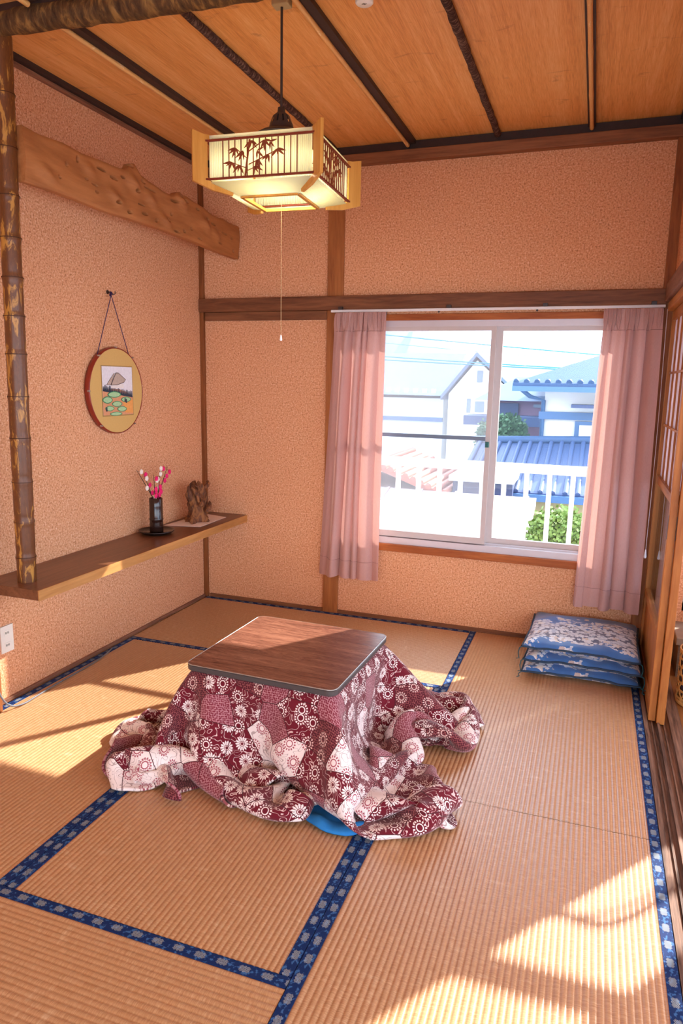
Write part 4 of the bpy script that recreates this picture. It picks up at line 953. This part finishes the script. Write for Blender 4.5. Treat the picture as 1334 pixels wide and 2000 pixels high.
def panel(k):
    A, B = corner(k, RP), corner(k + 1, RP); e = (B - A); W = e.length; e.normalize(); nrm = Vector((e.y, -e.x, 0))
    if nrm.dot(Vector((LX, LY, 0)) - A) > 0: nrm = -nrm
    P = lambda u, z, o_=0: A + e * u + nrm * o_ + Vector((0, 0, z))
    root = MB(); n = 54; V = []; F = []
    for i in range(n * 4 + 1):
        u = .008 + (W - .016) * i / (n * 4); o_ = .0024 * math.sin(PI * i / 2) ; V += [P(u, ZB + .004, o_), P(u, ZT - .006, o_)]
    F = [(2 * i, 2 * i + 1, 2 * i + 3, 2 * i + 2) for i in range(n * 4)]
    root.add(V, F, 0, True); pn = root.build('ribbed_panel', RIB, lamp)
    so = pn.modifiers.new('thick', 'SOLIDIFY'); so.thickness = .0015
    for z in (ZB + .002, ZT - .016): MB().obox(P(W / 2, z, .006), e * (W / 2 + .012), nrm * .004, Vector((0, 0, .003))).build('rail', RED, lamp)
    MB().obox(P(W / 2, ZT - .004, -.004), e * (W / 2 - .006), nrm * .006, Vector((0, 0, .005))).build('top_edge', RIB, lamp)
    nb = 13
    for i in range(nb):
        u = W * (.15 + .70 * i / (nb - 1)); MB().obox(P(u, (ZB + ZT) / 2 - .007, .0045), e * .0014, nrm * .0016, Vector((0, 0, (ZT - ZB) / 2 - .010))).build('slat', RED, lamp)
    # bamboo sprays: stalks and leaves cut from thin wood
    sil = MB(); rr = random.Random(40 + k % 2)
    def leaf(u, z, ang, ln):
        wv = ln * .13; c, s = math.cos(ang), math.sin(ang); pts = [(0, 0), (ln * .25, wv), (ln * .6, wv * .8), (ln, 0), (ln * .6, -wv * .7), (ln * .25, -wv * .8)]
        sil.prism([(u + a * c - b * s, z + a * s + b * c) for a, b in pts], lambda a, b, t: P(a, b, t), .0062, .0082)
    def stalk(u0, z0, u1, z1, r): 
        dx, dz = u1 - u0, z1 - z0; l_ = math.hypot(dx, dz); nx, nz = -dz / l_ * r, dx / l_ * r
        sil.prism([(u0 - nx, z0 - nz), (u1 - nx, z1 - nz), (u1 + nx, z1 + nz), (u0 + nx, z0 + nz)], lambda a, b, t: P(a, b, t), .0062, .0080)
    c_ = W * .40; zc_ = (ZB + ZT) / 2
    stalk(c_ - .012, ZB + .006, c_ + .004, ZT - .022, .0030); stalk(c_, zc_ + .01, c_ + .055, ZT - .028, .0016); stalk(c_, zc_ - .03, c_ + .11, zc_ + .012, .0015); stalk(c_ - .006, zc_ - .01, c_ - .045, zc_ + .022, .0014); stalk(c_ - .008, zc_ - .04, c_ - .06, zc_ - .02, .0013); stalk(c_ - .01, zc_ - .05, c_ + .03, zc_ - .036, .0012)
    for cu, cz, dirs in ((c_ + .010, ZT - .026, (-140, -100, -60, -30)), (c_ + .055, ZT - .028, (-120, -80, -40, -10)), (c_ + .075, ZT - .034, (-95, -50, 5)), (c_ + .10, zc_ + .012, (-130, -85, -45, -10)), (c_ + .07, zc_ - .002, (-115, -80, -150)), (c_ + .03, zc_ - .016, (-110, -75, -40)), (c_ - .045, zc_ + .024, (-170, -140, -110, -70)), (c_ - .02, zc_ + .014, (-150, -115, -80)), (c_ - .06, zc_ - .018, (-175, -145, -110, -70)), (c_ - .035, zc_ - .028, (-125, -95, -60)), (c_ + .02, zc_ - .036, (-100, -60, -20)), (c_ + .03, zc_ + .01, (-95, -40, 30))):
        for dg in dirs: leaf(cu, cz, math.radians(dg + rr.uniform(-8, 8)), rr.uniform(.024, .036))
    sil.build('bamboo_silhouette', plain('silhouette_brown', '8a4226', .5, .3, .15), lamp)
    # slanting lower panel, ribbed the other way
    C_, D_ = corner(k, RI), corner(k + 1, RI); low = MB(); V = []; nr = 22 * 4
    for i in range(nr + 1):
        f_ = i / nr; a = (A + e * .010).lerp(C_, f_); b = (B - e * .010).lerp(D_, f_); z = (ZB - .006) * (1 - f_) + (ZF - .002) * f_ + .0018 * math.sin(PI * i / 2)
        V += [(a.x, a.y, z), (b.x, b.y, z)]
    low.add(V, [(2 * i, 2 * i + 1, 2 * i + 3, 2 * i + 2) for i in range(nr)], 0, True); lo = low.build('lower_panel', RIB, lamp)
    so = lo.modifiers.new('thick', 'SOLIDIFY'); so.thickness = .0015
    ee = D_ - C_; MB().obox((C_ + D_) / 2 + Vector((0, 0, ZF - .003)), ee / 2, nrm * .006, Vector((0, 0, .005))).build('opening_rail', CWOOD, lamp)
for k in range(4): panel(k)
# glowing ring tube inside
bulb = G('ring_tube_glow', .5); bulb.base('fff4d8'); bulb.b.inputs['Emission Color'].default_value = lin('fff0d2'); bulb.b.inputs['Emission Strength'].default_value = 32
MB().tube([(LX + .085 * math.cos(2 * PI * k / 32), LY + .085 * math.sin(2 * PI * k / 32), 2.172) for k in range(33)], .013, 10, cap=False).build('ring_tube', bulb.m, lamp)
MB().lathe([(.0, .0), (.13, .0), (.13, .004), (.02, .012), (.02, .055), (0, .055)], (LX, LY, 2.194), 32).build('reflector', WHITE, lamp)
MB().tube([(LX - .004, LY + .012, 2.182), (LX - .004, LY + .012, 1.582)], .0009, 5).build('pull_cord', plain('pull_cord_cream', 'd9b98a', .7), lamp)
MB().lathe([(.0015, .022), (.003, .018), (.0045, .008), (.005, .002), (.0, .0)], (LX - .004, LY + .012, 1.563), 12).build('pull_knob', WHITE, lamp)
# smoke alarm on the ceiling
sa = thing('smoke_alarm', 'white round smoke alarm on the ceiling', 'smoke alarm', (1.524, -1.545, 2.642))
MB().lathe([(.0, .0), (.026, .0), (.030, .004), (.030, .012), (.024, .018), (.046, .030), (.050, .036), (.050, .0545), (0, .0545)], (1.524, -1.545, 2.642), 32).build('body', WHITE, sa)
for a in (-60, 0, 60):
    c, s = math.cos(math.radians(a + 90)), math.sin(math.radians(a + 90)); MB().prism([(0, -.006), (.005 * c * 1 + .004 * s, -.006 + .006 * s + .004), (.011 * c, -.006 + .011 * s), (.005 * c - .004 * s, -.006 + .006 * s - .001)], lambda u, v, t: (1.524 + u, -1.545 + v, t), 2.6412, 2.6422).build('sprout_mark', plain('grey_mark', '8d8a86', .6), sa)
# ================================================================ curtains, rail, veranda things
def curtain(name, label, x0t, x1t, x0b, x1b, zt_, zb_, y0, nf, seed, lean='l', amp=.030, mat_=None):
    c = thing(name, label, 'curtain', ((x0t + x1t) / 2, y0, zb_))
    NU, NV = nf * 16 + 1, 46; q = noise1(seed, 80); V = []
    for j in range(NV):
        t_ = j / (NV - 1); z = zt_ * (1 - t_) + zb_ * t_
        head = max(0, 1 - t_ / .058)
        fl_ = t_ ** .8
        for i in range(NU):
            s = i / (NU - 1)
            # gathers sit closer together on the bunched side
            ss = s ** (1.25 if lean == 'r' else .80)
            x = (x0t + (x1t - x0t) * ss) * (1 - fl_) + (x0b + (x1b - x0b) * ss) * fl_
            k = nf * (s + .055 * math.sin(2 * PI * s * 1.5 + q[20] * 5) + .03 * math.sin(2 * PI * s * 3.2 + q[21] * 5)); ph = 2 * PI * k + .5 * math.sin(3 * s + q[0] * 4 + 1.2 * t_)
            side_ = (s if lean == 'r' else 1 - s); A_ = amp * (.30 + .95 * side_ ** .8) * (.8 + .35 * q[int(max(k, 0)) % 40 + 1]) * (.45 + .55 * min(1, t_ * 4)) 
            w = math.sin(ph)
            y = y0 + A_ * w + .006 * math.sin(2 * ph + q[3] * 6) * t_
            x += .012 * math.cos(ph) * (.5 + t_) * (1 - abs(2 * s - 1) ** 4)
            x += .005 * math.sin(6 * t_ + q[int(max(k, 0)) % 30 + 12] * 6) * (0 if i in (0, NU - 1) else 1) * t_
            if t_ < .058:           # stiff heading with pinched pleats
                pin = max(0, math.cos(PI * (k - round(k)) * 2.2)) ** 6
                y = min(y * .6 + (y0 - .004) * .4 - .016 * pin, -.0785)
            elif t_ < .14: 
                pin = max(0, math.cos(PI * (k - round(k)) * 2.2)) ** 8; y -= .012 * pin * (1 - (t_ - .058) / .082)
            zz = z - (.006 * (1 + math.sin(ph * .5 + q[7])) if t_ > .97 else 0)
            V.append((x, min(y, y0 + .05), zz))
    m = MB().add(V, [(j * NU + i, j * NU + i + 1, (j + 1) * NU + i + 1, (j + 1) * NU + i) for j in range(NV - 1) for i in range(NU - 1)], 0, True)
    o = m.build('fabric', mat_ or CURTAIN, c); s_ = o.modifiers.new('s', 'SUBSURF'); s_.levels = 1; s_.render_levels = 1
    # stitched hem line and hooks
    for k in range(nf + 1):
        i = min(NU - 1, k * 16); p = V[i]; MB().tube([(p[0], p[1] + .004, p[2] - .014), (p[0], p[1] + .004, p[2] - .001), (p[0], p[1] + .010, p[2] + .001)], .0022, 6).build('hook', METAL_DARK, c)
    jh = 3
    MB().tube([(V[jh * NU + i][0], V[jh * NU + i][1] - .0015, V[jh * NU + i][2]) for i in range(NU)], .0009, 4, cap=False).build('heading_seam', plain('heading_thread', '8d655f', .8), c)
    for k in range(nf * 2):
        i = min(NU - 3, int((k + .5) * (NU - 1) / (nf * 2))); p = V[i]; pl = MB()
        for dx_ in (-.007, 0, .007): pl.tube([(p[0] + dx_, p[1] - .004, p[2] - .002), (p[0] + dx_, p[1] - .012, p[2] - .03), (p[0] + dx_ * .8, p[1] - .012, p[2] - .07), (p[0] + dx_ * .2, p[1] - .006, p[2] - .105)], [.0042, .0052, .0045, .002], 8)
        pl.build('pleat', mat_ or CURTAIN, c)
    jz = int((NV - 1) * .935); row = [V[jz * NU + i] for i in range(NU)]; MB().tube([(a, b - .0012, cc) for a, b, cc in row], .0008, 4, cap=False).build('hem_seam', plain('hem_thread', '9d7570', .8), c)
    return c
curtain('window_curtain', 'dusty pink curtain gathered beside the window post', .900, 1.208, .812, 1.206, 1.808, .262, -.082, 5, 3, 'l', .048)
curtain('window_curtain', 'dusty pink curtain gathered in the corner by the doors', 2.356, 2.624, 2.314, 2.645, 1.806, .255, -.092, 5, 9, 'r', .050)
rl = thing('curtain_rail', 'white metal curtain rail under the long rail', 'curtain rail', (1.75, -.07, 1.815))
MB().box(.872, 2.634, -.074, -.058, 1.812, 1.8255, bev=.002).build('track', RAILSIL, rl)
for x in (.93, 1.555, 2.06, 2.58): MB().box(x - .012, x + .012, -.080, YB - .002, 1.8258, 1.842, bev=.001).build('bracket', METAL_DARK, rl)
for x in (1.50, 2.02): MB().ball((x, -.066, 1.808), .006).build('runner', METAL_DARK, rl)
# pull cords with white tips in the corner
pcd = thing('curtain_pull_cord', 'thin curtain pull cord with white drop tip by the corner', 'pull cord', (2.648, -.135, .55))
MB().tube(smooth_path([(2.640, -.110, 1.80), (2.647, -.122, 1.3), (2.649, -.13, .95), (2.648, -.134, .70), (2.648, -.135, .60)]), .0015, 5).build('cord', plain('cord_white', 'd8d0cc', .7), pcd)
MB().lathe([(.0, .0), (.006, .004), (.0068, .012), (.005, .026), (.0025, .048), (.0, .05)], (2.648, -.135, .553), 14).build('drop_tip', WHITE, pcd)
# veranda curtain
VCUR = m_curtain(); 
curtain('veranda_curtain', 'pale pink curtain drawn across the veranda end window', 2.90, 3.915, 2.88, 3.915, 2.20, .23, -.085, 9, 21, 'l', .024)
vp = thing('curtain_pull_cord', 'looped cord added unseen beside the veranda curtain to cast curved shadows', 'pull cord', (4.050, -.05, .6))  # unseen cords, added and shaped to throw curved shadow bands on the mats
MB().tube(smooth_path([(3.900, -.05, 1.63), (3.950, -.05, 1.655), (4.005, -.05, 1.668), (4.055, -.05, 1.662), (4.085, -.05, 1.625), (4.092, -.05, 1.56), (4.085, -.05, 1.47), (4.070, -.05, 1.2), (4.060, -.05, .62)]), .013, 8).build('shadow_rope', plain('thick_cord', 'b99a90', .8), vp)
MB().tube(smooth_path([(3.940, -.05, 1.68), (4.000, -.05, 1.648), (4.040, -.05, 1.610), (4.057, -.05, 1.55), (4.055, -.05, 1.47), (4.040, -.05, 1.2), (4.045, -.05, .65)]), .006, 8).build('thin_shadow_rope', plain('thin_cord', 'b99a90', .8), vp)
# bamboo basket with a rolled towel
BX, BY, BZ, BR, BH = 2.916, -.575, -.004, .112, .250
bk = thing('bamboo_basket', 'hexagon weave bamboo basket on the veranda floor', 'basket', (BX, BY, BZ))
CANE = plain('basket_cane', 'c9995a', .5, .35, .25, 60)
def ring_strip(z, r, w_, th=.002, wob=0):
    n = 48; m = MB(); V = []
    for k in range(n + 1):
        a = 2 * PI * k / n; rr_ = r + wob * (1 if k % 2 else -1); c, s = math.cos(a), math.sin(a); V += [(BX + (rr_) * c, BY + rr_ * s, z - w_ / 2), (BX + (rr_ + th) * c, BY + (rr_ + th) * s, z - w_ / 2), (BX + (rr_ + th) * c, BY + (rr_ + th) * s, z + w_ / 2), (BX + rr_ * c, BY + rr_ * s, z + w_ / 2)]
    return m.add(V, [(4 * k + a, 4 * k + (a + 1) % 4, 4 * k + 4 + (a + 1) % 4, 4 * k + 4 + a) for k in range(n) for a in range(4)])
for k in range(6): ring_strip(BZ + .028 + k * .037, BR, .010).build('hoop', CANE, bk)
ring_strip(BZ + BH - .004, BR - .002, .016, .006).build('rim', CANE, bk); ring_strip(BZ + .009, BR - .001, .016, .005).build('foot_ring', CANE, bk)
for s in (-1, 1):
    for k in range(15):
        m = MB(); V = []
        for i in range(13):
            f_ = i / 12; a = 2 * PI * (k + .5 * (s > 0)) / 15 + s * f_ * 1.12; z = BZ + .008 + (BH - .014) * f_; r = BR + (.0025 if (i + k) % 2 else -.0005); c, sn = math.cos(a), math.sin(a); tx, ty = -sn, c
            for w_ in (-.0045, .0045): V.append((BX + r * c + tx * w_, BY + r * sn + ty * w_, z)); V.append((BX + (r + .0015) * c + tx * w_, BY + (r + .0015) * sn + ty * w_, z))
        m.add(V, [(4 * i + a, 4 * i + b, 4 * i + 4 + b, 4 * i + 4 + a) for i in range(12) for a, b in ((0, 1), (1, 3), (3, 2), (2, 0))]); m.build('slant_strip', CANE, bk)
MB().lathe([(0, 0), (BR - .002, 0), (BR - .002, .005), (0, .005)], (BX, BY, BZ), 32).build('base', CANE, bk)
tw = MB(); tw.lathe([(0, .010), (.085, .012), (.098, .05), (.100, .20), (.094, .262), (.070, .282), (.030, .272), (.0, .276)], (BX, BY, BZ), 28)
for i in range(len(tw.v)):
    x, y, z = tw.v[i]; tw.v[i] = (x + .004 * math.sin(z * 90 + x * 60), y + .004 * math.cos(z * 70 + y * 50), z + .004 * math.sin(x * 120))
top(tw, 'rolled_towel', plain('plum_towel', '5a4a58', .95, .1, .25, 60, 0, .5), 'dark plum towel stuffed in the bamboo basket', 'towel', loc=(BX, BY, BZ + .01))
# ================================================================ outside the window
# balcony
RAILP = plain('railing_paint', 'e2e4e4', .45, .4, .04)
ib = thing('balcony_railing', 'white painted balcony railing outside the window', 'railing', (1.8, .53, .0))
MB().box(-.2, 4.9, .50, .56, .882, .938, bev=.006).build('top_rail', RAILP, ib)
MB().box(-.2, 4.9, .515, .545, .395, .425, bev=.004).build('bottom_rail', RAILP, ib)
x = 1.146 - .1385 * 9
while x < 4.85:
    MB().box(x - .014, x + .014, .516, .544, .4255, .8815, bev=.002).build('baluster', RAILP, ib); x += .1385
GND = -3.2
bf = MB().box(-.3, 4.95, .104, .60, .22, .36); struct(bf, 'floor_balcony', plain('balcony_slab', 'b9b4b2', .7), 'narrow pale balcony slab outside the window')
ground = MB().box(-60, 60, .7, 140, GND - .2, GND); struct(ground, 'ground', plain('lot_gravel', '958a88', .95, .1, .15, 3), 'pale ground between the houses')
# house of the garage with pale roof in front
WSID = plain('white_siding', 'cdd1d4', .8, .2, .06, 6); NAVY = plain('navy_roof_tile', '2b4468', .6, .3, .25, 10); DKW = plain('house_window_glass', '62748c', .3, .5, .1); BLU = plain('blue_roof_tile', '35486f', .5, .4, .2, 12); CREAMW = plain('cream_wall', 'b0a582', .8); PINKR = plain('pale_pink_roof', 'a8979a', .8, .2, .08, 5); REDT = plain('red_roof_tile', 'a0604f', .6, .3, .2, 9); DKB = plain('dark_eave', '3a4464', .6)
PIPE = plain('drain_pipe', '42638c', .5)
h = thing('white_house', 'white sided house with navy tiled roof beyond the balcony', 'house', (3.2, 9.5, GND))
MB().box(1.575, 6.0, 8.02, 12.0, GND, 1.44).build('wall', WSID, h)
rf = MB(); ev = [(1.10, 7.55), (6.5, 7.55), (6.5, 12.4), (1.10, 12.4)]
rf.add([(a, b, 1.415) for a, b in ev] + [(a, b, 1.47) for a, b in ev] + [(3.4, 10, 2.35), (4.4, 10, 2.35)], [(0, 3, 2, 1), (0, 1, 5, 4), (1, 2, 6, 5), (2, 3, 7, 6), (3, 0, 4, 7), (4, 5, 9, 8), (5, 6, 9), (6, 7, 8, 9), (7, 4, 8)]); rf.build('roof', NAVY, h)
for k in range(34): MB().tube([(1.15 + k * .16, 7.56, 1.485), (1.15 + k * .16, 7.60, 1.50)], .045, 8).build('eave_tile', NAVY, h)
MB().box(1.10, 6.5, 7.50, 7.56, 1.34, 1.42).build('gutter', PIPE, h)
MB().tube([(1.25, 7.55, 1.36), (1.36, 7.75, 1.26), (1.56, 7.98, 1.20), (1.565, 7.985, -3.1)], .035, 8).build('drain_pipe', PIPE, h)
MB().box(1.5, 6.05, 7.94, 8.02, .90, 1.02).build('belt_course', PIPE, h)
wn = MB().box(2.07, 3.2, 7.97, 8.02, .44, .88).build('window_frame', PIPE, h); MB().box(2.14, 3.13, 7.955, 7.97, .52, .82).build('pane', WSID, wn)
MB().box(2.0, 3.3, 7.6, 8.02, 1.10, 1.15).build('window_hood', DKB, h)
# low blue tiled roof in front of it
b = thing('blue_roof_shed', 'low shed with blue tiled roof and cream wall', 'shed', (1.8, 6.0, GND))
MB().box(1.45, 4.5, 5.75, 7.2, GND, -.02).build('wall', CREAMW, b)
rf = MB(); rf.add([(.6, 5.5, -.03), (5, 5.5, -.01), (5, 7.45, .62), (.6, 7.45, .46), (.6, 5.5, .03), (5, 5.5, .05), (5, 7.45, .68), (.6, 7.45, .52)], [(0, 3, 2, 1), (4, 5, 6, 7), (0, 1, 5, 4), (1, 2, 6, 5), (2, 3, 7, 6), (3, 0, 4, 7)]); rf.build('roof', BLU, b)
for k in range(28): xx = .66 + k * .157; MB().tube([(xx, 5.49, .05), (xx, 7.44, .53 + .16 * (xx - .6) / 4.4)], .035, 6).build('roof_tile_row', BLU, b)
MB().box(.6, 5, 5.44, 5.50, -.07, .02).build('gutter', PIPE, b)
MB().tube([(.6, 7.47, .55), (5, 7.47, .71)], .07, 8).build('ridge', NAVY, b)
# pale roof just below the balcony, with a navy and a red tiled eave behind it
pr2 = thing('pale_roof_lean_to', 'pale pink sloping roof below the balcony railing', 'roof', (.8, 3.5, GND))
MB().add([(a, b, c - d) for d in (0, .10) for a, b, c in ((-2.5, 1.3, -.95), (1.75, 1.3, -.95), (1.75, 4.98, .05), (-2.5, 4.98, .05))], [(0, 1, 2, 3), (7, 6, 5, 4), (0, 4, 5, 1), (1, 5, 6, 2), (2, 6, 7, 3), (3, 7, 4, 0)]).build('roof_sheet', PINKR, pr2)
for k in range(10): xx = -2.4 + k * .45; MB().add([(xx + a, b, c + d) for d in (0, .02) for a, b, c in ((-.012, 1.3, -.95), (.012, 1.3, -.95), (.012, 4.98, .05), (-.012, 4.98, .05))], [(0, 1, 2, 3), (7, 6, 5, 4), (0, 4, 5, 1), (1, 5, 6, 2), (2, 6, 7, 3), (3, 7, 4, 0)]).build('roof_seam', PINKR, pr2)
MB().box(-2.4, 1.7, 1.5, 4.9, GND, -1.06).build('wall', CREAMW, pr2)
rb = thing('red_tile_house', 'low wall building with red tiled gable roof', 'house', (-.2, 5.6, GND))
MB().box(-1.6, .52, 5.2, 7.0, GND, .02).build('wall', WSID, rb)
for s, (xa, xb) in enumerate(((-1.75, -.35), (.585, -.35))):
    rr2 = MB(); z0, z1 = .02, .36; rr2.add([(xa, 5.0, z0), (xb, 5.0, z1), (xb, 7.1, z1), (xa, 7.1, z0), (xa, 5.0, z0 - .07), (xb, 5.0, z1 - .07), (xb, 7.1, z1 - .07), (xa, 7.1, z0 - .07)], [(0, 1, 2, 3), (7, 6, 5, 4), (0, 4, 5, 1), (1, 5, 6, 2), (2, 6, 7, 3), (3, 7, 4, 0)]); rr2.build('roof_slope', REDT, rb)
    for k in range(10):
        f_ = k / 9; MB().tube([(xa + (xb - xa) * f_, 4.98, z0 + (z1 - z0) * f_ + .01), (xa + (xb - xa) * f_, 7.1, z0 + (z1 - z0) * f_ + .01)], .045, 6).build('roof_tile_row', REDT, rb)
ng = thing('navy_garage', 'navy walled garage behind the pale roof', 'garage', (.85, 5.8, GND))
MB().box(.64, 1.42, 5.3, 7.0, GND, .17).build('wall', DKB, ng); MB().box(.60, 1.44, 5.2, 7.05, .17, .24).build('roof_edge', WSID, ng)
# gabled house further off
gh = thing('gabled_house', 'distant white gabled house with grey roof', 'house', (-1.2, 17, GND))
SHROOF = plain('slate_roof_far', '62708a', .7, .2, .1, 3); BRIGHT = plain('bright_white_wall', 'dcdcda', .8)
gw = MB(); gw.prism([(-1.56, GND), (.30, GND), (.30, 1.15), (-.80, 2.10), (-1.56, 1.17)], lambda a, b, t: (a, t, b), 16.0, 20.0); gw.build('wall', BRIGHT, gh)
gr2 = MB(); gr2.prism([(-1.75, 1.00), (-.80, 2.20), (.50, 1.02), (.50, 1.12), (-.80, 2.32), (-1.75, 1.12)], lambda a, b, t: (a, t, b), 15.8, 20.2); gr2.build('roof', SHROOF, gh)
wg = MB().box(-.80, -.55, 15.95, 16.0, .68, .98).build('window', DKW, gh); MB().box(-1.03, -.93, 15.95, 16.0, .66, 1.05).build('window', DKW, gh); MB().box(-.78, -.63, 15.95, 16.0, 1.50, 1.82).build('gable_vent', DKW, gh)
bg = thing('long_hall', 'long grey roofed hall beside the gabled house', 'building', (-4.6, 19, GND))
MB().box(-9.5, -2.0, 17.5, 23, GND, 1.0).build('wall', WSID, bg)
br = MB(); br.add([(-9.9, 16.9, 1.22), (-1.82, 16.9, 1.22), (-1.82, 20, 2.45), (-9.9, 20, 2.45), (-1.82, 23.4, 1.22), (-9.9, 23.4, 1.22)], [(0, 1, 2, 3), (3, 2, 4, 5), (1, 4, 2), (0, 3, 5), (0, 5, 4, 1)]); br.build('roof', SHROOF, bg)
for k in range(28): MB().box(-9.8 + k * .28, -9.68 + k * .28, 16.82, 16.92, 1.17, 1.29).build('eave_tile', WSID, bg)
MB().box(-9.5, -2.0, 17.40, 17.5, .30, .42).build('belt_course', PIPE, bg)
fh = thing('dark_roof_house', 'house with dark blue hipped roof and rosy wall beyond the trees', 'house', (.9, 12.5, GND))
MB().box(.15, 1.5, 12.2, 14, GND, 1.16).build('wall', plain('rosy_wall', '7d657c', .8), fh)
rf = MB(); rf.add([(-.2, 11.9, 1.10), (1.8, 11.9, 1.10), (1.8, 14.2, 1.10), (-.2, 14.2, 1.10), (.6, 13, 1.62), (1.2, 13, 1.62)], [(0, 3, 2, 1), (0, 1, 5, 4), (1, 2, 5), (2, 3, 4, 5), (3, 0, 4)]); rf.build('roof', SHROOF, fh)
MB().box(.15, .76, 12.12, 12.2, .72, 1.04).build('shutter', DKB, fh); MB().box(1.08, 1.30, 12.15, 12.2, .96, 1.03).build('window', DKW, fh)
MB().box(-.3, 2.0, 11.3, 12.2, .58, .78).build('lower_roof', BLU, fh)
# distant wooded hills
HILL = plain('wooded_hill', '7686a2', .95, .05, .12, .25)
def hill(name, prof, y0, y1, label):
    m = MB(); n = len(prof); V = []
    for d, yy in ((0, y0), (.5, y0 + (y1 - y0) * .35), (1, y0 + (y1 - y0) * .5), (.6, y1)):
        for xx, zz in prof: V.append((xx, yy, GND + (zz - GND) * d + (.25 * math.sin(xx * 1.7) if d else 0)))
    m.add(V, [(j * n + i, j * n + i + 1, (j + 1) * n + i + 1, (j + 1) * n + i) for j in range(3) for i in range(n - 1)], 0, True)
    m.build(name, HILL, None, label=label, kind='structure')
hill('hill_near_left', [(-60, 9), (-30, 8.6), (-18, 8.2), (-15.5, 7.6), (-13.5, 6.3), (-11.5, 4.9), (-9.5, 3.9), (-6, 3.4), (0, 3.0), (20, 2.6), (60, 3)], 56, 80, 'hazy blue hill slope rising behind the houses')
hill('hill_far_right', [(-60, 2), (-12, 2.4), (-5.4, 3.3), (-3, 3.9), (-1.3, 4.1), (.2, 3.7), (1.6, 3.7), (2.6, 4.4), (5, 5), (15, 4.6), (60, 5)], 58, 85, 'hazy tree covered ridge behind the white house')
# trees and hedges with leaves
LEAF_A = m_leaf('hedge_leaf', '456b2e', '86944a'); LEAF_B = m_leaf('tree_leaf', '2f5245', '567646')
def bush(name, label, c, sx, sy, sz, n, mat_, seed, leaf=.05):
    t = thing(name, label, 'tree' if 'tree' in name else 'hedge', (c[0], c[1], GND)); r_ = random.Random(seed); m = MB()
    for _ in range(n):
        u = r_.gauss(0, 1), r_.gauss(0, 1), r_.gauss(0, 1); l_ = math.sqrt(sum(a * a for a in u)) or 1; k = r_.uniform(.55, 1.0)
        p = Vector((c[0] + sx * u[0] / l_ * k, c[1] + sy * u[1] / l_ * k, c[2] + sz * u[2] / l_ * k + .08 * sz * math.sin(9 * u[0])))
        a = Vector((r_.uniform(-1, 1), r_.uniform(-1, 1), r_.uniform(-.3, 1))).normalized() * leaf; b_ = a.orthogonal().normalized() * leaf * .45
        m.add([p, p + a * .5 + b_, p + a, p + a * .5 - b_], [(0, 1, 2, 3)])
    f = m.build('foliage', mat_, t, fixn=False); f['kind'] = 'stuff'
    MB().tube([(c[0], c[1], GND), (c[0] + .03, c[1], (GND + c[2]) / 2), (c[0], c[1], c[2])], [.09, .07, .03], 8).build('trunk', TWIG, t)
bush('hedge_bush', 'bright green clipped bush below the balcony railing', (2.12, 3.1, -.10), .34, .30, .36, 5200, LEAF_A, 3, .045)
bush('hedge_bush', 'yellow green bush beside the clipped bush', (2.86, 3.4, -.05), .32, .3, .32, 3600, LEAF_A, 4, .045)
bush('garden_tree', 'soft green garden tree behind the blue tiled shed', (.86, 9.0, .55), .40, .4, .36, 4200, LEAF_B, 5, .07)
bush('garden_tree', 'dark green tree behind the soft green garden tree', (.45, 10.6, .35), .36, .4, .42, 2600, LEAF_B, 6, .07)
# overhead wires
WIRE = plain('power_wire', '3d7f9a', .6)
for k, (za, zb_, sag, lab) in enumerate(((3.10, 2.52, .10, 'topmost overhead wire crossing the sky'), (2.36, 2.02, .06, 'lower overhead wire above the hills'), (2.25, 1.98, .05, 'lowest overhead wire just above the rooftops'), (2.86, 2.36, .12, 'thin overhead wire below the topmost one'))):
    P = [(2.34 + (-9 + 18 * i / 40 - 2.34) * .7916, 15 + k * .15, 1.4157 + .7916 * (-1.4157 + za + (zb_ - za) * (i / 40 * 18 - 4.8) / 6.6 * 1.0 - sag * math.sin(PI * i / 40))) for i in range(41)]
    m = MB().tube(P, .016 if k != 3 else .007, 5); top(m, 'overhead_wire', WIRE, lab, 'wire', loc=(0, 15, za))
